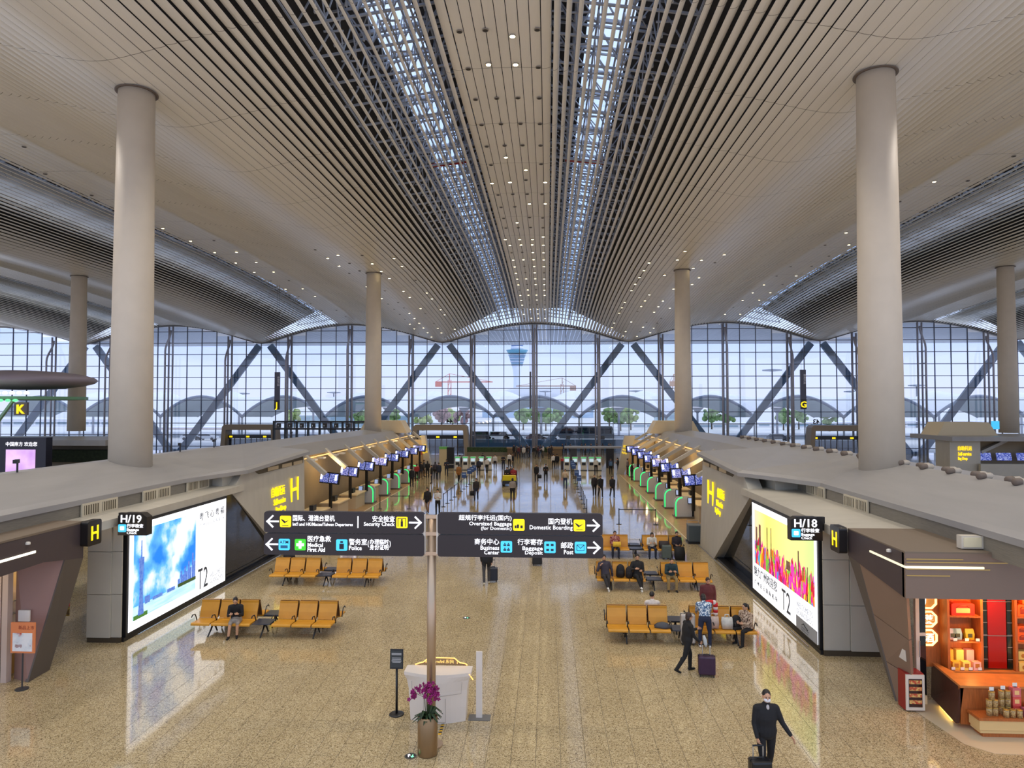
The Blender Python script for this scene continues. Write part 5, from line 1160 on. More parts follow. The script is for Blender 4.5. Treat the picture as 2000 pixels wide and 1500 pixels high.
# ------------------------------------------------------------------ self-service kiosks and far furniture
KW = M('kiosk_white', (214, 210, 200), .4); KG = M('kiosk_green', (80, 190, 110), .4, emit=.5)
kio = None
def kiosk():
    k = empty('check_in_kiosk', (0, 0, 0)); MB().bb((-.32, -.2, .05), (.32, .25, 1.55)).build('body', KW, k, bevel=.03); MB().bb((-.3, -.22, 1.42), (.3, -.19, 1.55)).build('header', KG, k); MB().box((0, -.23, 1.2), (.46, .03, .34), rx=-.2).build('screen', M('kiosk_screen', (190, 214, 230), .2, emit=.6), k); MB().bb((-.22, -.23, .62), (.22, -.2, .92)).build('printer_slot', BLACK, k); MB().bb((-.36, -.4, 0), (.36, .3, .05)).build('base', DGREY, k); return k
kio = kiosk(); kf = True
KP = [('right', i, (x, 919)) for i, x in enumerate((1107, 1123, 1140, 1155, 1169))]+[('left', i, (x, 918)) for i, x in enumerate((894, 909, 924, 940, 955))]
for sd, i, p in KP:
    o = kio if kf else dup(kio); kf = False; o.location = bz(*p)
    tag(o, 'white self check-in kiosk with green header, %s from the left in the %s group' % (ORD[i+1], sd), 'kiosk', 'self check-in kiosks')
def simple(name, lab, cat, loc, parts, grp=None):
    t = empty(name, loc); tag(t, lab, cat, grp)
    for nm, a, b, m_ in parts: MB().bb(a, b).build(nm, m_, t)
    return t
cl, cr = bz(1102, 912), bz(1226, 912)
simple('kiosk_canopy', 'long grey canopy beam over the right kiosks', 'canopy', (cl.x, cl.y-1, 0), [('beam', (0, -.4, 2.35), (cr.x-cl.x+.2, .4, 2.6), M('canopy_grey', (150, 150, 152), .4)), ('panel_post', (.7, -.2, 0), (1.5, .2, 2.35), DGREY), ('panel_post', (5.0, -.3, 0), (5.9, .3, 2.35), BLACK)])
simple('planter_hedge', 'long clipped hedge planter before the glass wall, left of middle', 'hedge', (bz(915, 888).x, 103, 0), [('trough', (0, -.4, 0), (7.2, .4, .55), M('trough_grey', (120, 110, 92), .6)), ('hedge', (.05, -.38, .55), (7.15, .38, 1.25), M('hedge_green', (52, 70, 40), .9, noise=.5, nscale=6, bump=1))])
simple('planter_hedge', 'short clipped hedge planter before the glass wall, by the middle struts', 'hedge', (bz(1057, 888).x, 103, 0), [('trough', (0, -.4, 0), (1.4, .4, .55), M('trough_grey', (120, 110, 92), .6)), ('hedge', (.05, -.38, .55), (1.35, .38, 1.25), M('hedge_green', (52, 70, 40), .9, noise=.5, nscale=6, bump=1))])
simple('service_desk', 'brown service desk under the left middle strut', 'desk', (bz(1006, 888).x, 102.5, 0), [('body', (-1, -.4, 0), (1, .4, 1.1), M('desk_brown', (120, 96, 66), .5)), ('top', (-1.1, -.5, 1.1), (1.1, .5, 1.3), M('desk_brown_top', (150, 124, 86), .5))])
simple('service_desk', 'brown service desk under the right middle strut', 'desk', (bz(1083, 888).x, 102.5, 0), [('body', (-1.1, -.4, 0), (1.1, .4, 1.1), M('desk_brown', (120, 96, 66), .5)), ('top', (-1.2, -.5, 1.1), (1.2, .5, 1.4), M('desk_brown_top', (150, 124, 86), .5))])
simple('ticket_cabinet', 'pale cabinet with green top left of the black cabinet', 'cabinet', bz(867, 908), [('body', (-.55, -.3, 0), (.55, .3, 2.0), M('cab_tan', (206, 190, 150), .5)), ('green_top', (-.57, -.32, 2.0), (.57, .32, 2.3), M('cab_green', (90, 150, 70), .5, emit=.2))])
simple('display_cabinet_black', 'tall black cabinet left of the left kiosks', 'cabinet', bz(880, 914), [('body', (-.42, -.3, 0), (.42, .3, 2.5), BLACK), ('band', (-.43, -.31, .4), (.43, -.3, .5), GREY)])
simple('waste_bin', 'small red bin beside the right kiosks', 'bin', bz(1098, 917), [('body', (-.15, -.15, 0), (.15, .15, 1.0), M('bin_dark', (60, 50, 50), .5)), ('red_lid', (-.16, -.16, 1.0), (.16, .16, 1.25), M('bin_red', (190, 40, 36), .5))])
# entrance vestibules at the glass wall
PORT = M('portal_brown', (150, 134, 112), .5); PORD = M('portal_dark', (58, 46, 38), .5)
def vestibule(px0, px1, lab, num=None, numx=0):
    a, b = by(px0, 850, 106), by(px1, 850, 106); w = b.x-a.x; t = empty('entrance_vestibule', (a.x, 106, 0)); tag(t, lab, 'vestibule', 'entrance vestibules')
    MB().prism([(0, 0), (.35, 4.2), (.7, 4.55), (w-.7, 4.55), (w-.35, 4.2), (w, 0), (w-.7, 0), (w-.95, 3.7), (.95, 3.7), (.7, 0)], 2.2, 'xz', -1.2).build('portal_frame', PORT, t)
    MB().bb((.8, -.2, 2.35), (w-.8, .1, 2.9)).build('sign_beam', BLACK, t)
    for f_ in (.12, .42, .72, .9): MB().bb((w*f_, -.24, 2.5), (w*f_+.5, -.2, 2.76)).build('exit_light', YELL, t)
    for j in range(9): MB().bb((1+(w-2)*j/8-.04, -.1, 0), (1+(w-2)*j/8+.04, .02, 2.35)).build('door_stile', PORD, t)
    for j in range(8): MB().bb((1+(w-2)*j/8+.05, -.05, .05), (1+(w-2)*(j+1)/8-.05, -.03, 2.3)).build('door_glass', glass_mat('door_glass', (150, 160, 170), .1), t)
    if num: text(num, 1.0, BLACK, t, (numx, -1.25, 4.75), (PI/2, 0, 0), .02, 'CENTER', .02, mirror=True)
vestibule(805, 918, 'brown entrance vestibule behind the left counters, marked 44', '44', by(880, 820, 106).x-by(805, 820, 106).x); vestibule(436, 546, 'brown entrance vestibule left of the dark gantry'); vestibule(1575, 1692, 'brown entrance vestibule at right under the letter G, marked 43', '43', by(1588, 818, 106).x-by(1575, 818, 106).x)
# dark gantry beside the left column
g0 = by(535, 860, 96); gt = empty('steel_gantry', (g0.x, 96, 0)); tag(gt, 'dark steel gantry structure between the left columns', 'gantry')
gw = by(714, 860, 96).x-g0.x
for z in (5.2, 4.2): MB().bb((0, -.3, z-.12), (gw, .3, z+.12)).build('girder', BLACK, gt)
for j in range(9): MB().bb((gw*j/8-.1, -.25, 0), (gw*j/8+.1, .25, 5.3)).build('upright', BLACK, gt)
for j in range(7):
    x = gw*j/8+.5; MB().bb((x, -.32, 4.35), (x+gw/8-1.0, -.3, 5.0)).build('notice_band', M('gantry_band', (44, 40, 36), .4), gt); MB().bb((x+.2, -.34, 4.55), (x+gw/8-1.4, -.32, 4.75)).build('lit_text', M('gantry_text', (190, 196, 206), .4, emit=.4), gt)
# outer islands seen beyond: low roofs left and right
simple('outer_island', 'low white island roof beyond the near left column', 'check-in island', (by(0, 860, 56).x-6, 56, 0), [('roof', (-2, -8, 4.6), (20.5, -2, 5.0), ROOFM), ('wall', (0, -6, 0), (20, -2.5, 4.6), M('outer_wall', (132, 122, 104), .6)), ('hedge', (10, -6.6, 3.3), (20.3, -6.05, 4.2), M('hedge_dark', (30, 42, 22), .9, noise=.4, nscale=5))])
ld = empty('lounge_canopy', by(40, 765, 58)); tag(ld, 'dark flying lounge canopy with rows of white and green lights at far left', 'canopy')
MB().ball((0, 0, 1.0), (6.2, 5, .85), 24, 10).build('shell', M('canopy_slate', (164, 152, 160), .5), ld, True); MB().lathe([(3.6, -.75), (4.6, -.7), (4.6, -.45)], (.6, 0, 0), 24).build('light_tray', M('tray_green', (120, 170, 130), .5), ld)
for j in range(11):
    MB().ball((-1.6+j*.6, -4.9, -.2), (.24, .15, .13), 8, 6).build('white_lamp', M('stage_white', (255, 240, 250), .4, emit=1.8), ld)
    if j < 9: MB().ball((-1.6+j*.62, -4.75, -.8), (.24, .15, .11), 8, 6).build('green_lamp', M('stage_green', (110, 255, 160), .4, emit=1.1), ld)
MB().bar((2.6, -4, -.8), (.2, -3.6, -3.6), .2).build('prop', M('prop_green', (150, 190, 150), .4), ld); MB().bb((2.9, -4.3, -2.0), (4.0, -4.1, -.95)).build('letter_field', M('letter_field', (110, 100, 104), .5), ld); text('K', 1.0, YELL, ld, (3.45, -4.35, -1.85), (PI/2, 0, 0), .03, 'CENTER', .03)
sc_ = by(22, 886, 44); vs = simple('video_screen', 'large dark video screen with pink picture at the left edge', 'screen', (sc_.x, 44, 0), [('cabinet', (-3, -.3, 2.6), (2.6, .3, 5.4), M('screen_navy', (14, 14, 34), .3)), ('picture', (-.1, -.34, 3.0), (1.9, -.3, 4.6), ramp_mat('pink_picture', [(.3, (196, 150, 220)), (.6, (236, 196, 246))], .8, emit=.8)), ('leg', (-.3, -.2, 0), (.3, .2, 2.6), BLACK)])
text('中国南方 欢迎您', .3, TWH, vs, (-.15, -.33, 4.85), (PI/2, 0, 0), .01, 'LEFT', .01)
gi = simple('outer_island', 'cream island with self-service lettering at the right edge', 'check-in island', (by(1848, 880, 56).x, 56, 0), [('end_panel', (0, -.5, 0), (2.3, 1.5, 4.75), SHELL), ('roof', (-.2, -1.2, 4.75), (13, 5, 5.1), ROOFM), ('back', (2.3, 1.5, 0), (13, 1.8, 4.75), M('counter_back_wall', (150, 132, 98), .6)), ('front_wall', (2.0, -1.0, 0), (13, -.7, 3.0), SHELL)])
MB().prism([(-.1, 5.1), (4.6, 5.1), (3.9, 6.15), (.5, 6.15)], 2.5, 'xz', 1).build('roof_box', M('roof_box', (214, 196, 160), .55), gi)
for t_, z0, z1, x1 in (('自助托运', 4.0, 4.35, 1.65), ('Self-service', 3.6, 3.88, 1.6), ('Bag Drop', 3.2, 3.5, 1.3)): fit(t_, .6, x1, z1-z0, YELL, gi, (0, -.53, z0), ext=.02, bold=.0)
for j in range(4): s_ = MB().box((3.2+j*1.55, .6, 3.45), (1.1, .1, .6), rx=-.25).build('screen', SCRB, gi)
for j in range(3): MB().bar((3.0+j*3.6, .7, 3.8), (5.4+j*3.6, 1.4, 4.7), .34, .24).build('rib', SHELL, gi)
MB().bb((4.3, 1.2, 5.6), (4.85, 1.35, 6.25)).build('cyan_sign', CYAN, gi)
# electric cart
ec = empty('electric_cart', bz(996, 948)); ec.rotation_euler[2] = 0; tag(ec, 'yellow-fronted electric passenger cart in mid concourse', 'cart')
MB().bb((-.65, -1.0, .25), (.65, 1.6, .55)).build('chassis', DGREY, ec); MB().loft([[(-.65, -1.05, .5), (.65, -1.05, .5), (.65, -.75, .5), (-.65, -.75, .5)], [(-.6, -1.1, 1.0), (.6, -1.1, 1.0), (.6, -.8, 1.05), (-.6, -.8, 1.05)]]).build('yellow_cowl', M('cart_yellow', (226, 206, 30), .4), ec); MB().bb((-.62, -1.12, .3), (.62, -1.0, .55)).build('bumper', BLACK, ec)
for y in (.0, 1.1): MB().bb((-.6, y, .55), (.6, y+.5, .8)).build('seat', M('cart_seat', (120, 40, 40), .6), ec); MB().bb((-.6, y+.45, .8), (.6, y+.55, 1.25)).build('seat_back', M('cart_seat', (120, 40, 40), .6), ec)
for x in (-1, 1):
    for y in (-.7, 1.2): MB().tube([(x*.66, y, .24), (x*.52, y, .24)], .24, 16).build('wheel', BLACK, ec)
# ------------------------------------------------------------------ the people near the camera
VX_ = .014
def place(o, loc): o.location = loc; return o
# man in a face mask walking towards the camera with a black case
P = dict(WALK2, look=(.1, 1, -.1), head=(0, .15, 1), ua_l=(-.42, .12, -1), fa_l=(-.5, .45, -.8), ua_r=(.2, .05, -1), fa_r=(-.1, .45, -1), curl_l=.3, curl_r=1.0, spine=(0, .06, 1))
bm_, E1 = body_mesh(P, 1.74, VX_, flare=.12, stout=1.16)
man = person((bm_, E1), bz(1497, 1527), PI+.05, 'man in black jacket and white face mask walking at lower right', (24, 24, 28), (20, 20, 24), (18, 18, 20), 'crop')
mk = MB(); hc, hf, hd, hr = E1['head'], E1['hf'], E1['hd'], E1['hr']
mk.ball(hc+hf*.052-hd*.04, (.068, .066, .05), 14, 8, E1['R']); mk.build('face_mask', M('mask_white', (226, 228, 236), .7), man, True)
mk = MB(); mk.ball(E1['chest']+E1['fw']*.085+E1['sp']*.2, (.032, .03, .06), 10, 8); mk.build('shirt_front', M('shirt_pale', (196, 190, 190), .7), man, True)
w = W_(man, E1['wr_r']); suitcase((w.x-.02, w.y-.16, 0), .1, (22, 22, 24), 'black soft suitcase pulled by the man in the face mask', .4, .27, .62, max(.05, w.z-.64))
# woman in black pushing a purple case
P = dict(WALK1, spine=(0, .1, 1), head=(0, .16, 1), ua_r=(.1, .25, -1), fa_r=(.05, .8, -.75), ua_l=(-.1, .45, -1), fa_l=(.2, 1, .25), curl_r=1.0, curl_l=.9, th_r=(.02, -.3, -1), sh_r=(0, -.75, -1))
bm_, E2 = body_mesh(P, 1.6, VX_, flare=.12, stout=1.2)
wm = person((bm_, E2), bz(1342, 1312), -PI/2+.25, 'woman in black suit and glasses pushing a purple suitcase', (26, 24, 24), (20, 19, 20), (18, 18, 18), 'bob', hcol=HAIRB)
gs = MB(); hc, hf, hd, hr, R_ = E2['head'], E2['hf'], E2['hd'], E2['hr'], E2['R']
for q in (-1, 1): gs.tube([hc+hf*.094+hr*(q*.032+.022*math.cos(a*PI/4))+hd*(.01+.018*math.sin(a*PI/4)) for a in range(9)], .003, 5)
gs.bar(hc+hf*.097-hr*.012+hd*.012, hc+hf*.097+hr*.012+hd*.012, .004); gs.build('glasses', M('glasses_red', (150, 60, 60), .3), wm)
wr = W_(wm, E2['wr_r']); suitcase((wr.x+.1, wr.y-.14, 0), -.12, (56, 30, 58), 'dark purple suitcase pushed by the woman in black', .46, .28, .56, max(.05, wr.z-.57))
cb = empty('clear_bottle', W_(wm, E2['wr_r'])+Vector((.05, -.03, .02))); tag(cb, 'pale rolled jacket over the handle of the purple suitcase', 'bundle'); cb.name = 'cloth_bundle'
MB().tube([(0, 0, .22), (.03, 0, .1), (.05, 0, -.02), (.06, 0, -.1)], [.03, .055, .05, .02], 10).build('cloth', M('bundle_grey', (190, 196, 198), .7), cb, True)
# woman in the blue patterned blouse bending at the seats
PAT = ramp_mat('blouse_blue', [(.42, (60, 88, 124)), (.5, (120, 150, 180)), (.58, (224, 230, 234))], 22, rough=.8, detail=2)
P = dict(STAND, spine=(.0, .42, 1), hunch=(0, .06, -.02), head=(0, .9, 1), look=(0, 1, -.6), ua_l=(-.1, .7, -1), ua_r=(.12, .7, -1), fa_l=(.05, .9, -.6), fa_r=(-.05, .9, -.6), th_l=(-.12, .02, -1), th_r=(.12, .02, -1))
bp = body_mesh(P, 1.56, VX_, stout=1.25)
person(bp, bz(1377, 1264), -.1, 'woman in blue and white patterned blouse leaning over the seats, back turned', PAT, (30, 40, 66), (220, 214, 208), 'bob')
P = dict(STAND, head=(0, .3, 1), look=(-.1, 1, -.3), ua_l=(-.2, .1, -1), ua_r=(.2, .1, -1), fa_l=(.1, .5, -1), fa_r=(-.1, .5, -1))
bs = body_mesh(P, 1.58, VX_, flare=.12, stout=1.25)
person(bs, (5.42, 23.95, 0), PI, 'woman in maroon jacket standing behind the right near seats', (96, 44, 46), (40, 36, 40), (30, 28, 28), 'short', hcol=HAIRB)
LEO = ramp_mat('coat_leopard', [(.36, (70, 54, 44)), (.45, (150, 122, 100)), (.6, (206, 186, 164))], 24, rough=.9, detail=2)
P = dict(SIT, spine=(0, .1, 1), head=(0, .25, 1), look=(.25, 1, -.1), fa_l=(.6, 1, .1), fa_r=(-.6, 1, .1), sh_l=(-.05, .12, -1), sh_r=(0, -.2, -1), curl_l=.9, curl_r=.9)
bl_ = body_mesh(P, 1.6, VX_, flare=.14, stout=1.25)
def on_seat(bm_E, x, y, rz, *a, **k):
    o = person(bm_E, (0, 0, 0), rz, *a, **k); p = bm_E[1]['pelvis']; q = Matrix.Rotation(rz, 3, 'Z') @ Vector((p.x, p.y, 0)); o.location = (x-q.x, y-q.y, 0); return o
R3 = (4.2, 22.65)
on_seat(bl_, seat_x(R3[0], 6)+.08, R3[1]-.3, PI*.5+.62, 'woman in leopard print coat sitting at the right end of the near seats', LEO, (24, 24, 26), (18, 18, 18), 'pony')
P = dict(SIT, spine=(0, -.2, 1), look=(.5, 1, 0)); bsit = body_mesh(P, 1.72, VX_)
on_seat(bsit, seat_x(R3[0], 2)-.1, R3[1]+.36+.26, 0, 'man in white hooded top sitting behind the near right seats, back turned', (214, 206, 196), (60, 60, 66), (40, 40, 40), 'short')
R2 = (4.3, 28.95)
P = cross(dict(SIT, spine=(.12, -.15, 1), ua_r=(.3, .5, -1), fa_r=(-.5, .35, 1), ua_l=(-.45, -.05, -1), fa_l=(-.1, .1, -1), look=(-.2, 1, 0)), 'r'); b1 = body_mesh(P, 1.74, VX_)
on_seat(b1, seat_x(R2[0], 0)+.05, R2[1]-.27, PI-.1, 'young man with phone and white shoes, left end of the middle right seats', (58, 54, 66), (44, 42, 46), (226, 224, 220), 'short')
P = cross(dict(SIT, ua_r=(.35, .35, -.8), fa_r=(-.7, .5, .25)), 'r'); b2 = body_mesh(P, 1.76, VX_)
on_seat(b2, seat_x(R2[0], 2)+.02, R2[1]-.27, PI-.05, 'young man in black with white shoes and arm over a backpack', (26, 26, 28), (22, 22, 24), (230, 230, 228), 'short')
b3 = body_mesh(SPHONE, 1.72, VX_)
on_seat(b3, seat_x(R2[0], 4)+.04, R2[1]-.27, PI, 'man in teal jacket and khaki trousers looking down at his hands', (34, 58, 66), (150, 128, 84), (26, 26, 28), 'crop')
R1 = (4.35, 34.95)
CHK = ramp_mat('jacket_red_check', [(.4, (120, 36, 40)), (.5, (190, 150, 140)), (.6, (130, 40, 44))], 12, rough=.8, detail=1)
b4 = body_mesh(dict(SIT, fa_l=(.5, 1, -.1), fa_r=(-.5, 1, -.1)), 1.6, VX_, flare=.08)
on_seat(b4, seat_x(R1[0], 1)+.3, R1[1]-.27, PI, 'woman in red checked jacket with yellow bag on the far right seats', CHK, (30, 36, 52), (40, 30, 28), 'short')
b5 = body_mesh(dict(SPHONE), 1.62, VX_)
on_seat(b5, seat_x(R1[0], 4)+.1, R1[1]-.27, PI, 'woman with long black hair in white top bending over her phone', (214, 210, 200), (34, 40, 58), (30, 30, 34), 'long')
on_seat(b4, seat_x(R1[0], 6)+.02, R1[1]-.27, PI, 'woman in dark open coat at the right end of the far seats', (40, 34, 42), (36, 34, 40), (24, 24, 24), 'short')
L1 = (-9.27, 22.6)
P = dict(SPHONE, th_l=(-.03, 1, -.02), th_r=(.05, 1, -.02), sh_l=(.06, -.12, -1), sh_r=(.1, .1, -1)); b6 = body_mesh(P, 1.62, VX_, skirt=.3)
on_seat(b6, seat_x(L1[0], 1)+.38, L1[1]-.27, PI+.25, 'woman in black jacket and grey skirt reading her phone on the left seats', (28, 26, 28), (150, 142, 134), (22, 20, 20), 'bun')
L2 = (-9.3, 28.95)
on_seat(bsit, seat_x(L2[0], 0)+.1, L2[1]+.36+.26, 0, 'person with black hair sitting behind the left far seats, only the head showing', (30, 30, 34), (30, 30, 34), (20, 20, 20), 'short')
bw = body_mesh(dict(WALK2), 1.74, .018, flare=.1)
person(bw, bz(950, 1141), PI*.05, 'person in dark trousers and pale shoes walking behind the sign boards', (22, 22, 26), (64, 62, 64), (196, 186, 160), 'short')
suitcase(bz(957, 1139)+Vector((.1, .25, 0)), .2, (30, 34, 46), 'dark blue suitcase beside the walker behind the sign', .4, .26, .6, .3)
suitcase(bz(1049, 1104), .1, (20, 20, 22), 'black suitcase standing alone under the right sign boards', .46, .3, .7, .35)
suitcase((seat_x(R3[0], 3)+.18, R3[1]-.5, 0), .0, (186, 178, 170), 'silver ribbed suitcase parked at the near right table', .44, .28, .95, .0, ribs=True)
suitcase((seat_x(R1[0], 5)+.1, R1[1]-.72, 0), .0, (84, 96, 92), 'grey-green suitcase before the far right seats', .46, .28, .68, 0)
def bag(loc, c, w, d, h, lab, kind='tote', straps=True, cat='bag'):
    t = empty(kind, loc); tag(t, lab, cat); cm_ = M('bagc_%d_%d_%d' % c, c, .75, noise=.12, nscale=12, bump=.3)
    if kind == 'backpack': MB().loft([[(w/2*sx_*math.cos(2*PI*j/12), d/2*sx_*math.sin(2*PI*j/12), z) for j in range(12)] for z, sx_ in ((0, .85), (h*.1, 1), (h*.5, 1), (h*.8, .85), (h*.95, .5), (h, .2))]).build('sack', cm_, t, True); MB().ball((0, -d*.42, h*.32), (w*.36, d*.2, h*.22), 10, 8).build('pocket', cm_, t, True)
    else: MB().loft([[(-w/2*a, -d/2*b, z), (w/2*a, -d/2*b, z), (w/2*a, d/2*b, z), (-w/2*a, d/2*b, z)] for z, a, b in ((0, .92, 1), (h*.5, 1, .9), (h, .95, .35))]).build('sack', cm_, t, True)
    if straps:
        for q in (-1, 1): MB().tube([(-w*.22, q*d*.12, h*.95), (-w*.15, q*d*.12, h*1.25), (w*.15, q*d*.12, h*1.25), (w*.22, q*d*.12, h*.95)], .012, 6).build('strap', cm_, t, True)
    return t
sy = R3[1]-.3
bag((seat_x(R3[0], 5)-.32, sy, .46), (206, 186, 176), .36, .16, .36, 'pale pink paper bag on the near right seats', 'paper_bag'); bag((seat_x(R3[0], 5)+.12, sy, .46), (206, 206, 200), .34, .22, .34, 'white plastic carrier bag on the near right seats', 'carrier_bag'); bag((seat_x(R3[0], 5)+.42, sy+.05, .46), (24, 24, 26), .32, .22, .4, 'black backpack between the carrier bag and the woman in leopard print', 'backpack', False, 'backpack')
sw = empty('red_scarf', (seat_x(R3[0], 5)-.42, sy+.26, .95)); tag(sw, 'red and white striped scarf rolled over the near right seat back', 'scarf')
RS, WS_ = M('scarf_red', (206, 36, 44), .8), M('scarf_white', (230, 214, 210), .8)
cv = [(-.25+.5*min(t/6, 1)+.0, -.0, .12+.12*math.sin(min(t, 7)/7*PI*.8)-(.09*(t-6) if t > 6 else 0)) for t in range(11)]
for j in range(10): MB().tube([cv[j], cv[j+1]], .075, 10).build('stripe', (RS, WS_)[j % 2 if j > 4 else 0], sw, True)
bag((seat_x(R2[0], 1), R2[1]-.22, .46), (22, 22, 26), .36, .24, .52, 'black backpack on the middle right seats between two young men', 'backpack', False, 'backpack'); bag((seat_x(R2[0], 2)-.32, R2[1]-.3, .46), (30, 26, 28), .3, .22, .46, 'dark backpack under the arm of the young man in black', 'backpack', False, 'backpack')
bag((seat_x(R1[0], 1)+.36, R1[1]-.62, .56), (226, 186, 60), .4, .12, .24, 'yellow handbag on the lap of the woman in red', 'handbag', False); bag((seat_x(R1[0], 5)+.05, R1[1]-.3, .46), (52, 44, 46), .5, .34, .34, 'dark grey soft bag on the far right seats', 'soft_bag', False); bag((seat_x(R1[0], 6)+.05, R1[1]-.85, 0), (20, 20, 22), .46, .34, .62, 'large black bag before the right end of the far seats', 'travel_bag', False)
jk = empty('grey_jacket', (seat_x(R3[0], 2)+.1, sy, .45)); tag(jk, 'crumpled grey jacket on the third near right seat', 'jacket'); MB().loft([[(.26*a*math.cos(2*PI*j/12)*(1+.25*math.sin(3*j)), .16*a*math.sin(2*PI*j/12)*(1+.2*math.cos(5*j)), z) for j in range(12)] for z, a in ((0, 1), (.06, .95), (.13, .6), (.17, .15))]).build('cloth', M('jacket_grey', (74, 76, 82), .8), jk, True)
tr_ = empty('luggage_trolley', bz(1356, 1060)); tag(tr_, 'grey luggage trolley bin beside the right wing wall', 'trolley'); MB().bb((-.35, -.35, .1), (.35, .35, .95)).build('bin', M('trolley_grey', (74, 84, 88), .5), tr_, bevel=.03); MB().bb((-.4, -.4, 0), (.4, .4, .1)).build('base', BLACK, tr_); MB().tube([(-.3, .3, .95), (-.3, .4, 1.15), (.3, .4, 1.15), (.3, .3, .95)], .02, 8).build('push_bar', GREY, tr_); MB().bb((-.36, -.36, .95), (.36, .36, 1.0)).build('lid', M('trolley_lid', (110, 116, 116), .5), tr_)
# ------------------------------------------------------------------ the crowd further back
PR = [body_mesh(q, 1.7, .03, **kw) for q, kw in ((STAND, {}), (WALK1, {}), (WALK2, {}), (dict(STAND, fa_l=(.3, 1, .3), fa_r=(-.3, 1, .3), head=(0, .3, 1)), {}), (dict(WALK1), dict(flare=.15)), (dict(STAND, ua_l=(-.2, .3, -1), fa_l=(.3, 1, .8), ua_r=(.2, .3, -1), fa_r=(-.3, 1, .8)), {}))]
K_, N_, G_, B_, W2, R_2 = (26, 26, 30), (36, 42, 60), (70, 70, 74), (52, 64, 92), (206, 202, 196), (150, 40, 44)
CROWD = [  # px, py, pose, facing (0 away, 1 to camera, 2 left, 3 right), top, trousers, hair, words
 (835, 1002, 4, 1, K_, (150, 120, 100), 'long', 'woman in short black dress walking by the left barrier'), (855, 1006, 3, 1, W2, K_, 'bun', 'woman in white padded jacket before the left barrier'),
 (930, 978, 2, 1, (46, 40, 42), N_, 'short', 'man in dark tee walking with a black bag'), (1001, 978, 0, 0, (150, 140, 130), K_, 'bob', 'woman in pale top and long dark skirt before the yellow cart'),
 (1048, 942, 2, 1, K_, K_, 'crop', 'man in black carrying a bag, left of the walking pair'), (1066, 942, 3, 1, K_, K_, 'crop', 'man in black with folded hands, right of the walking pair'),
 (1104, 955, 5, 1, (196, 176, 150), B_, 'bob', 'woman in cream top and jeans lifting a phone'), (1161, 969, 2, 1, (40, 34, 36), K_, 'crop', 'man in dark jacket, left of the right walking trio'), (1173, 971, 1, 1, K_, K_, 'short', 'man in black, middle of the right walking trio'), (1196, 972, 4, 1, (34, 32, 36), K_, 'long', 'woman in dark coat, right of the right walking trio'),
 (967, 917, 0, 1, W2, K_, 'short', 'staff member in vest at the far left of the middle group'), (983, 918, 3, 1, (34, 34, 42), N_, 'short', 'man in dark suit behind the yellow cart'), (995, 913, 0, 1, W2, K_, 'short', 'staff member with white sleeves behind the cart'), (1002, 915, 0, 2, K_, K_, 'short', 'dark figure at the right of the cart group'),
 (1081, 916, 0, 0, W2, K_, 'short', 'staff member with white sleeves, back turned, right of middle'), (1088, 916, 0, 0, K_, K_, 'short', 'dark figure beside the white-sleeved staff member'), (1164, 926, 0, 1, W2, K_, 'short', 'staff member in vest before the right kiosks'), (1193, 927, 0, 0, B_, K_, 'short', 'traveller with blue backpack by the right island end'), (1207, 926, 3, 2, K_, G_, 'short', 'traveller in black beside the blue backpack'),
 (804, 951, 0, 0, (30, 30, 36), (30, 32, 40), 'short', 'dark figure at the near end of the left queue'), (814, 941, 3, 0, R_2, K_, 'bob', 'person in red coat in the left queue'), (822, 936, 0, 0, K_, N_, 'short', 'dark figure beside the red coat'), (828, 931, 0, 3, G_, K_, 'short', 'person with grey jacket deep in the left queue'), (835, 934, 3, 0, K_, K_, 'long', 'long-haired figure in the left queue'), (843, 944, 0, 2, K_, N_, 'short', 'slim dark figure at the right edge of the left queue'), (850, 936, 0, 0, (60, 56, 70), K_, 'bob', 'person in mauve-grey jacket in the left queue'), (857, 938, 0, 0, N_, N_, 'short', 'person in navy at the end of the left queue'), (872, 930, 3, 1, N_, N_, 'short', 'person in navy standing alone by the black cabinet'),
 (898, 918, 0, 0, G_, K_, 'short', 'person using the first left kiosk'), (896, 942, 4, 0, (150, 100, 50), K_, 'bob', 'person in brown coat at the left barrier'), (935, 928, 0, 1, (40, 44, 60), K_, 'short', 'staff member in navy before the left kiosks'), (951, 925, 1, 0, W2, K_, 'short', 'person in white shirt walking to the left kiosks'), (943, 914, 0, 0, K_, K_, 'short', 'dark figure at the fourth left kiosk'),
 (1226, 928, 0, 3, (120, 110, 110), K_, 'bun', 'agent at the first right bag drop from the end'), (1234, 938, 3, 3, K_, K_, 'short', 'traveller in black at the right bag drops')]
FZ = {0: 0.0, 1: PI, 2: PI/2, 3: -PI/2}
for px, py_, pi_, fz, tp, bt, hr_, lab in CROWD:
    person(PR[pi_], bz(px, py_), FZ[fz]+random.uniform(-.25, .25), lab, tp, bt, (30, 28, 28), hr_, 'travellers in the middle distance').scale = (1,)*3
random.seed(11); TOPS = [K_, (40, 38, 44), N_, (80, 76, 70), (60, 50, 46), W2, (90, 40, 40)]
for i, x in enumerate((1004, 1009, 1013, 1018, 1023, 1029, 1034, 1043, 1047, 1051, 1056, 1061, 1073, 1077)):
    person(PR[i % 6], bz(x, 892+(i*7) % 5), random.uniform(0, 6.28), 'small figure in the crowd before the middle struts, %s from the left' % ORD[i+1], TOPS[(i*3) % 7], TOPS[(i*5) % 4], (30, 28, 28), ('short', 'bob', 'short', 'crop')[i % 4], 'crowd before the middle struts')
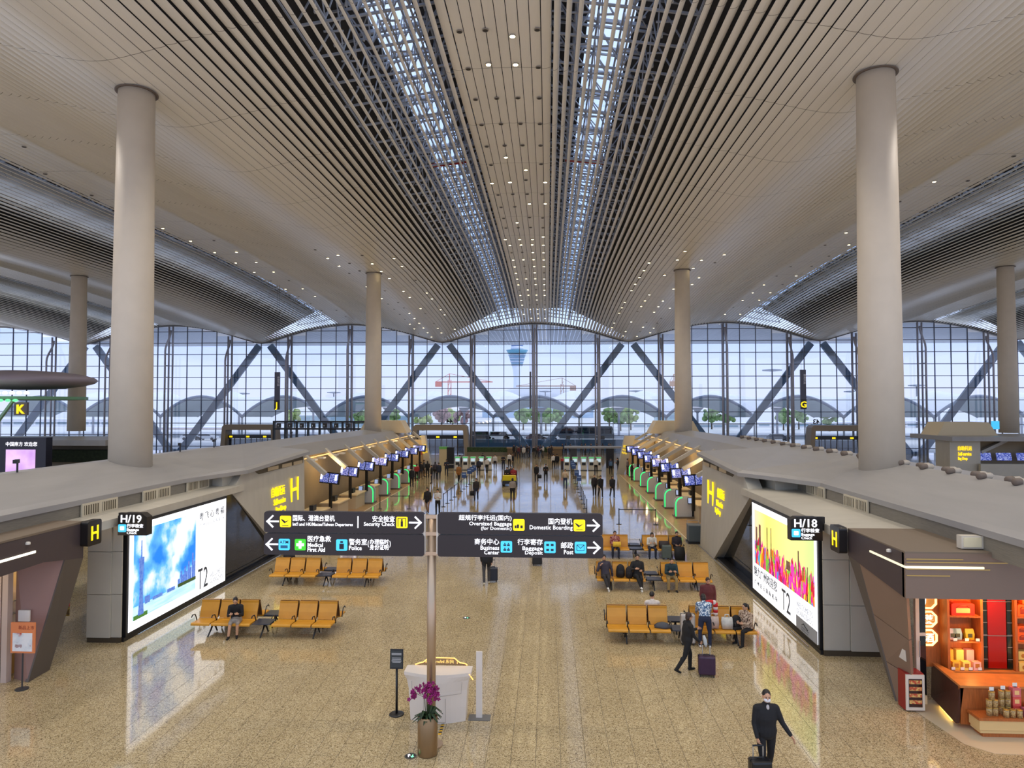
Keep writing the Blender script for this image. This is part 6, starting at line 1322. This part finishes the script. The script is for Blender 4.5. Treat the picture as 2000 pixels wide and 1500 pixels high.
for i, x in enumerate((1098, 1105, 1114, 1136, 1143, 1154, 1166, 1177, 1189, 1193)):
    person(PR[(i+2) % 6], bz(x, 889), random.uniform(0, 6.28), 'small figure standing beyond the right kiosk canopy, %s from the left' % ORD[i+1], TOPS[(i*2) % 5], TOPS[(i*5) % 4], (30, 28, 28), ('short', 'bob', 'short')[i % 3], 'figures beyond the right kiosks')
p = bz(930, 978); tb_ = bag((p.x-.3, p.y-.02, .42), (22, 22, 24), .36, .2, .34, 'black bag in the hand of the man in dark tee', 'hand_bag'); p = bz(1048, 942); bag((p.x+.28, p.y-.02, .4), (24, 24, 26), .42, .2, .34, 'black holdall carried by the left man of the pair', 'holdall')
bag(bz(1193, 927)+Vector((0, -.2, .95)), (70, 104, 140), .34, .22, .46, 'blue backpack worn at the right island end', 'backpack', False, 'backpack')
for i, (x, y) in enumerate(((-.3, .22), (.3, .22), (0, 1.3))):
    e_ = bz(996, 948); bq = bsit; o = on_seat(bq, e_.x+x, e_.y+y, PI, ('rider in dark jacket at the left of the cart', 'rider in red top at the right of the cart', 'rider on the back bench of the cart')[i], (K_, R_2, (60, 50, 50))[i], K_, (20, 20, 20), 'short', group='cart riders'); o.location.z = .34
# ------------------------------------------------------------------ the forecourt beyond the glass
gd = MB().bb((-900, 113, -.3), (900, 1500, -.02)).build('ground_outside', M('asphalt', (206, 206, 208), .8, noise=.06, nscale=.2)); tag(gd, kind='structure'); gd.name = 'floor_outside'
bw_ = MB().bb((by(922, 865, 113.6).x, 113.4, 0), (by(1222, 865, 113.6).x, 113.8, 1.95)).build('wall_outside', M('barrier_blue', (92, 124, 150), .4, noise=.05, nscale=1)); tag(bw_, kind='structure')
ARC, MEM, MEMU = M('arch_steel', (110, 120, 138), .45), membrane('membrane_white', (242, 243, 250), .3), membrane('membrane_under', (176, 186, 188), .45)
SP, Y1 = 19.3, 155.0
XA = by(1047, 774, Y1).x
def arc(t, lo, hi): return lo+(hi-lo)*math.sin(PI*t)**.85 if 0 < t < 1 else lo
for k in range(-6, 7):
    c = XA+k*SP; o = empty('canopy_bay', (c-SP/2, Y1, 0))
    sd = 'middle' if k == 0 else '%s %s of the middle' % (ORD[abs(k)], 'left' if k < 0 else 'right')
    tag(o, 'arched white membrane canopy outside, %s' % sd if k == 0 else 'arched white membrane canopy outside, %s' % sd, 'canopy', 'membrane canopies outside')
    N_a = 16; ts = [i/N_a for i in range(N_a+1)]
    MB().tube([(SP*t, 0, arc(t, 4.9, 9.55)) for t in ts], .34, 8).build('front_arch', ARC, o, True); MB().tube([(SP*t, 17, arc(t, 4.6, 7.3)) for t in ts], .14, 6).build('rear_arch', MEM, o, True)
    u = MB(); rows = [[(SP*t, 17*f, arc(t, 4.9, 9.4)*(1-f)+arc(t, 4.6, 7.2)*f) for t in ts] for f in (0, .5, 1)]
    for a_, b_ in zip(rows, rows[1:]):
        for i in range(N_a): u.poly((a_[i], a_[i+1], b_[i+1], b_[i]))
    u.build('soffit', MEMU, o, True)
    w = MB(); rows = [[(SP*t, 35*f, (arc(t, 5.0, 9.75)*(1-f)+(9.9+1.6*math.cos(2*PI*t))*f)+.35*math.sin(PI*f)) for t in ts] for f in (0, .33, .66, 1)]
    for a_, b_ in zip(rows, rows[1:]):
        for i in range(N_a): w.poly((a_[i], a_[i+1], b_[i+1], b_[i]))
    w.build('roof_membrane', MEM, o, True)
    MB().tube([(0, 0, 0), (0, 0, 4.9)], .22, 8).build('pillar', M('pillar_grey', (130, 134, 140), .5), o, True)
    MB().lathe([(.3, 0), (.26, 5.6), (1.6, 7.0)], (SP*.55, 17.5, 0), 14).build('tree_column', MEM, o, True)
t = empty('terminal_roof', by(1050, 775, 420)); tag(t, 'broad white shell roof of the distant terminal', 'roof'); t.location.z = 0
MB().loft([[(x, 0, 12+6*math.cos(x/36*PI/2)), (x, 30, 12+9*math.cos(x/36*PI/2)), (x, 30, 11), (x, 0, 11)] for x in range(-36, 37, 4)]).build('shell', MEM, t, True); MB().bb((-34, 2, 0), (34, 28, 11)).build('hall', M('hall_glass', (180, 200, 220), .3), t)
tp = by(1010, 715, 500); t = empty('control_tower', (tp.x, 500, 0)); tag(t, 'pale airport control tower with flared blue cab', 'tower')
def zt(py_): return by(1010, py_, 500).z
PXM = 500/F
MB().lathe([(r*PXM, zt(y)) for r, y in ((9, 792+21), (7.5, 770), (7, 740), (8, 724), (10.5, 714))], seg=24).build('shaft', M('tower_white', (226, 230, 246), .6), t, True)
for y0, y1, r0, r1 in ((714, 707, 11, 12.5), (706, 701, 13, 14.5), (700, 694.5, 14.5, 16.5)): MB().lathe([(r0*PXM, zt(y0)), (r1*PXM, zt(y1))], seg=24).build('deck_glass', M('tower_glass', (116, 156, 184), .3), t, True); MB().lathe([((r1+1.5)*PXM, zt(y1)), ((r1+1.5)*PXM, zt(y1-1))], seg=24).build('deck_ring', M('tower_white', (226, 230, 246), .6), t)
MB().lathe([(17*PXM, zt(692)), (21.5*PXM, zt(684))], seg=24).build('cab_glass', M('tower_teal', (96, 160, 184), .25), t, True); MB().lathe([(13*PXM, zt(684)), (12*PXM, zt(677))], seg=24).build('cab_roof', M('tower_white', (226, 230, 246), .6), t, True); MB().lathe([(11*PXM, zt(677)), (14*PXM, zt(668))], seg=24).build('top_drum', M('tower_drum', (140, 162, 200), .5), t, True)
def crane(px, py0, py1, jl, jr, Y, c, lab):
    a = by(px, py0, Y); t = empty('tower_crane', (a.x, Y, 0)); tag(t, lab, 'crane', 'tower cranes'); m_ = M('crane_%d' % c[0], c, .6); k = Y/F; h = a.z
    for q in (-1, 1): MB().bar((q*.7, 0, 0), (q*.7, 0, h), .35).build('mast_leg', m_, t)
    for z in range(2, int(h), 3): MB().bar((-.7, 0, z), (.7, 0, z+2.4), .22).build('lacing', m_, t)
    MB().bar((jl*k, 0, h-1), (jr*k, 0, h-1), .5).build('jib', m_, t); MB().bar((jl*k, 0, h-1), (0, 0, h+3), .2).build('tie', m_, t); MB().bar((jr*k, 0, h-1), (0, 0, h+3), .2).build('tie', m_, t); MB().bar((0, 0, h-1), (0, 0, h+3), .4).build('apex', m_, t); sgn = -1 if abs(jl) < abs(jr) else 1
    MB().box(((jl if sgn < 0 else jr)*k+1.5*(-sgn), 0, h-2.2), (3, 1.5, 2.2)).build('counterweight', m_, t)
crane(878, 742, 775, -28, 85, 330, (214, 120, 100), 'red tower crane left of the control tower'); crane(1098, 750, 775, -90, 27, 340, (176, 140, 120), 'brown tower crane right of the control tower'); crane(1316, 742, 775, -8, 30, 360, (190, 150, 120), 'small brown crane half hidden by the right slim column')
for i, (px, py_, Y, side) in enumerate(((1508, 722, 190, 'tallest, right of the right slim column'), (841, 768, 260, 'left of the red crane'), (1065, 764, 300, 'right of the control tower'), (1242, 763, 260, 'above the right middle canopy'), (474, 768, 260, 'left of the letter J blade'), (652, 766, 260, 'left of the left slim column'), (1664, 764, 240, 'beside the near right column'), (1790, 752, 240, 'right of the near right column'))):
    p = by(px, py_, Y); t = empty('floodlight_mast', (p.x, Y, 0)); tag(t, 'grey floodlight mast outside, '+side, 'light mast', 'floodlight masts'); m_ = M('mast_grey', (130, 136, 150), .5)
    MB().tube([(0, 0, 0), (0, 0, p.z)], [.35, .18], 8).build('pole', m_, t, True); MB().lathe([(.4, p.z-.5), (2.6, p.z-.3), (2.6, p.z), (.3, p.z+.2)], seg=12).build('lamp_crown', m_, t)
CRN = [M('crown_%d' % i, c, .85, noise=.4, nscale=.8) for i, c in enumerate(((112, 140, 84), (140, 156, 92), (150, 120, 120)))]
random.seed(5)
for i, (px, kind) in enumerate(((826, 1), (862, 2), (884, 1), (905, 2), (1022, 0), (1045, 0), (1066, 0), (1090, 0), (1190, 0), (1212, 0), (1232, 1), (575, 1), (700, 0), (765, 0), (1390, 0), (1420, 0), (1530, 0), (1560, 0), (1620, 0))):
    Y = 205+(i % 3)*8; p = by(px, 812, Y); t = empty('broadleaf_tree', (p.x, Y, 0)); tag(t, '%s tree under the white canopies outside' % ('green', 'yellow-green', 'russet')[kind], 'tree', 'trees outside')
    cr_ = MB()
    for j in range(34):
        a, r = random.uniform(0, 6.28), random.uniform(0, 2.6); cr_.ball((r*math.cos(a), r*math.sin(a), random.uniform(2.6, 6.2)), random.uniform(.5, 1.0), 7, 5)
    cr_.build('crown', CRN[kind], t); MB().tube([(0, 0, 0), (0, 0, 3.5)], [.25, .14], 8).build('trunk', M('bark', (90, 76, 62), .8), t)
BW_, WN = M('building_white', (236, 234, 236), .6), M('window_band', (150, 170, 184), .25)
def building(px0, px1, py0, Y, lab, bands=1, m_=None, win=True):
    a, b = by(px0, py0, Y), by(px1, py0, Y); t = empty('low_building', (a.x, Y, 0)); tag(t, lab, 'building', 'low buildings outside'); w = b.x-a.x
    MB().bb((0, 0, 0), (w, 8, a.z)).build('wall', m_ or BW_, t); MB().bb((-.3, -.3, a.z), (w+.3, 8.3, a.z+.4)).build('parapet', BW_, t)
    if win:
        n = max(3, int(w/4))
        for j in range(n):
            for q in range(bands): z0 = a.z*(q+.3)/bands; wi = MB().bb((w*j/n+.4, -.08, z0), (w*(j+1)/n-.4, 0, z0+a.z*.4/bands)).build('window', WN, t)
building(1210, 1470, 828, 232, 'long white building outside, right of the middle', 1); building(1480, 1760, 826, 240, 'long white building outside, behind the right vestibule', 1); building(560, 800, 812, 236, 'glassy building outside behind the left slim column', 2, M('building_glass', (170, 192, 196), .3)); building(920, 1080, 824, 250, 'pale wall behind the parked cars at the middle', 1, M('building_grey', (206, 206, 206), .6), False); building(250, 545, 836, 210, 'low pinkish wall outside at left', 1, M('building_pink', (214, 196, 194), .6), False); building(-60, 240, 820, 240, 'long white building outside at far left', 1); building(1770, 2080, 824, 240, 'long white building outside at far right', 1); building(1285, 1345, 806, 215, 'glass pavilion outside beside the right slim column', 2, M('building_glass', (170, 192, 196), .3))
def car(loc, rz, c, lab, van=False, grp='cars outside'):
    t = empty('car', loc, rz, lab, 'car', grp); pm_ = M('paint_%d_%d_%d' % c, c, .25, coat=.5); h = 1.95 if van else 1.42
    pr = [(-2.2, .35), (2.2, .35), (2.25, .75), (1.3 if not van else 1.9, .95), (.7 if not van else 1.5, h), (-1.4 if not van else -2.1, h), (-2.0 if not van else -2.25, .95), (-2.25, .8)]
    MB().prism(pr, 1.76, 'xz', -.88).build('body', pm_, t, bevel=.05)
    gp = [(1.1 if not van else 1.7, .98), (.65 if not van else 1.42, h-.1), (-1.3 if not van else -1.9, h-.1), (-1.75 if not van else -2.05, .98)]
    for y in (-.9, .885): MB().prism(gp, .015, 'xz', y).build('side_glass', BGL, t)
    for x in (-1.35, 1.4):
        for y in (-.8, .8): MB().tube([(x, y-.1, .32), (x, y+.1, .32)], .32, 14).build('wheel', BLACK, t)
for px, c, van, lab in ((940, (30, 32, 36), True, 'black van parked at the kerb, left of the middle truss'), (976, (196, 200, 200), True, 'white van parked left of the middle truss'), (1003, (230, 232, 236), False, 'white saloon car before the middle truss'), (1048, (80, 60, 60), False, 'dark red car behind the middle truss'), (1072, (214, 216, 220), False, 'silver car right of the middle truss'), (375, (220, 222, 226), False, 'white car outside at left, nearest the near column'), (405, (200, 204, 210), False, 'grey car outside at left, second from the near column'), (1520, (50, 54, 60), False, 'dark car outside at right, left of the letter G')):
    car(by(px, 858, 146+(px % 3)*2).xy.to_3d(), 0, c, lab, van)
b0 = by(1090, 858, 150); bs_ = empty('coach', (b0.x, 150, 0)); tag(bs_, 'dark grey coach parked outside right of the middle', 'coach'); CB = M('coach_grey', (66, 74, 80), .3, coat=.4)
MB().prism([(0, .35), (12.1, .35), (12.1, 1.4), (11.7, 3.0), (.1, 3.0)], 2.5, 'xz', 0).build('body', CB, bs_, bevel=.08)
for j in range(7): MB().bb((.4+j*1.6, -.03, 1.45), (1.85+j*1.6, 0, 2.65)).build('window', BGL, bs_)
for x in (2.2, 9.6): MB().tube([(x, -.02, .5), (x, .3, .5)], .5, 16).build('wheel', BLACK, bs_)
MB().bb((11.75, -.02, 1.3), (12.0, .0, 2.2)).build('mirror_panel', M('coach_panel', (190, 200, 206), .3), bs_)
# ------------------------------------------------------------------ downlights among the boards
LIT, UNL, RIM = M('downlight_lit', (255, 240, 200), .4, emit=14.0, ecol=(255, 232, 176)), M('downlight_dark', (50, 46, 42), .6), M('downlight_rim', (140, 132, 122), .4)
dm = MB().lathe([(.11, -.02), (.11, .0)], seg=14).mesh('lens'); dm.materials.append(LIT); dd = MB().lathe([(.1, -.02), (.1, .0)], seg=14).mesh('hole'); dd.materials.append(UNL); rm = MB().lathe([(.13, -.012), (.13, .02)], seg=14).mesh('rim'); rm.materials.append(RIM)
def downlight(x, y, lit, where):
    o = empty('downlight', (x, y, zc(x, y)-.03)); obj('rim', rm, None, o); obj('lens' if lit else 'hole', dm if lit else dd, None, o)
    tag(o, ('lit round downlight in ' if lit else 'unlit round downlight in ')+where, 'downlight', ('lit downlights in ' if lit else 'unlit downlights in ')+where)
random.seed(21); lit_px = [(1001, 69), (954, 124), (1007, 124), (988, 306), (1027, 331), (961, 357), (996, 355), (1065, 355), (1034, 397), (1065, 397), (1010, 434), (987, 467), (1015, 467), (1040, 467)]
lits = []
for px, py_ in lit_px:
    d = ray(px, py_); t_ = 10
    while CAMH+d.z*t_ < zc(d.x*t_, d.y*t_): t_ += .05
    lits.append((d.x*t_, d.y*t_)); downlight(d.x*t_, d.y*t_, True, 'the middle ceiling strip')
for y in [18+3.1*i for i in range(29)]:
    for u in (-1.5, -.45, .6, 1.65):
        if any(abs(XC+u-a) < .6 and abs(y-b) < 1.6 for a, b in lits): continue
        downlight(XC+u, y, y > 60 and random.random() < .75, 'the middle ceiling strip')
for sgn, nm in ((-1, 'left'), (1, 'right')):
    for y in [58+3.4*i for i in range(15)]:
        for u in (-3.2, -1.2, .9, 2.9): 
            if random.random() < .8: downlight(XC+sgn*W/2+u, y, random.random() < .7, 'the ceiling trough over the %s columns' % nm)
    for y in [20+4.6*i for i in range(19)]:
        for u in (-1.3, .9): 
            if random.random() < .85: downlight(XC+sgn*W+u, y, random.random() < (.5 if sgn < 0 else .62), 'the ceiling crest beyond the %s columns' % nm)
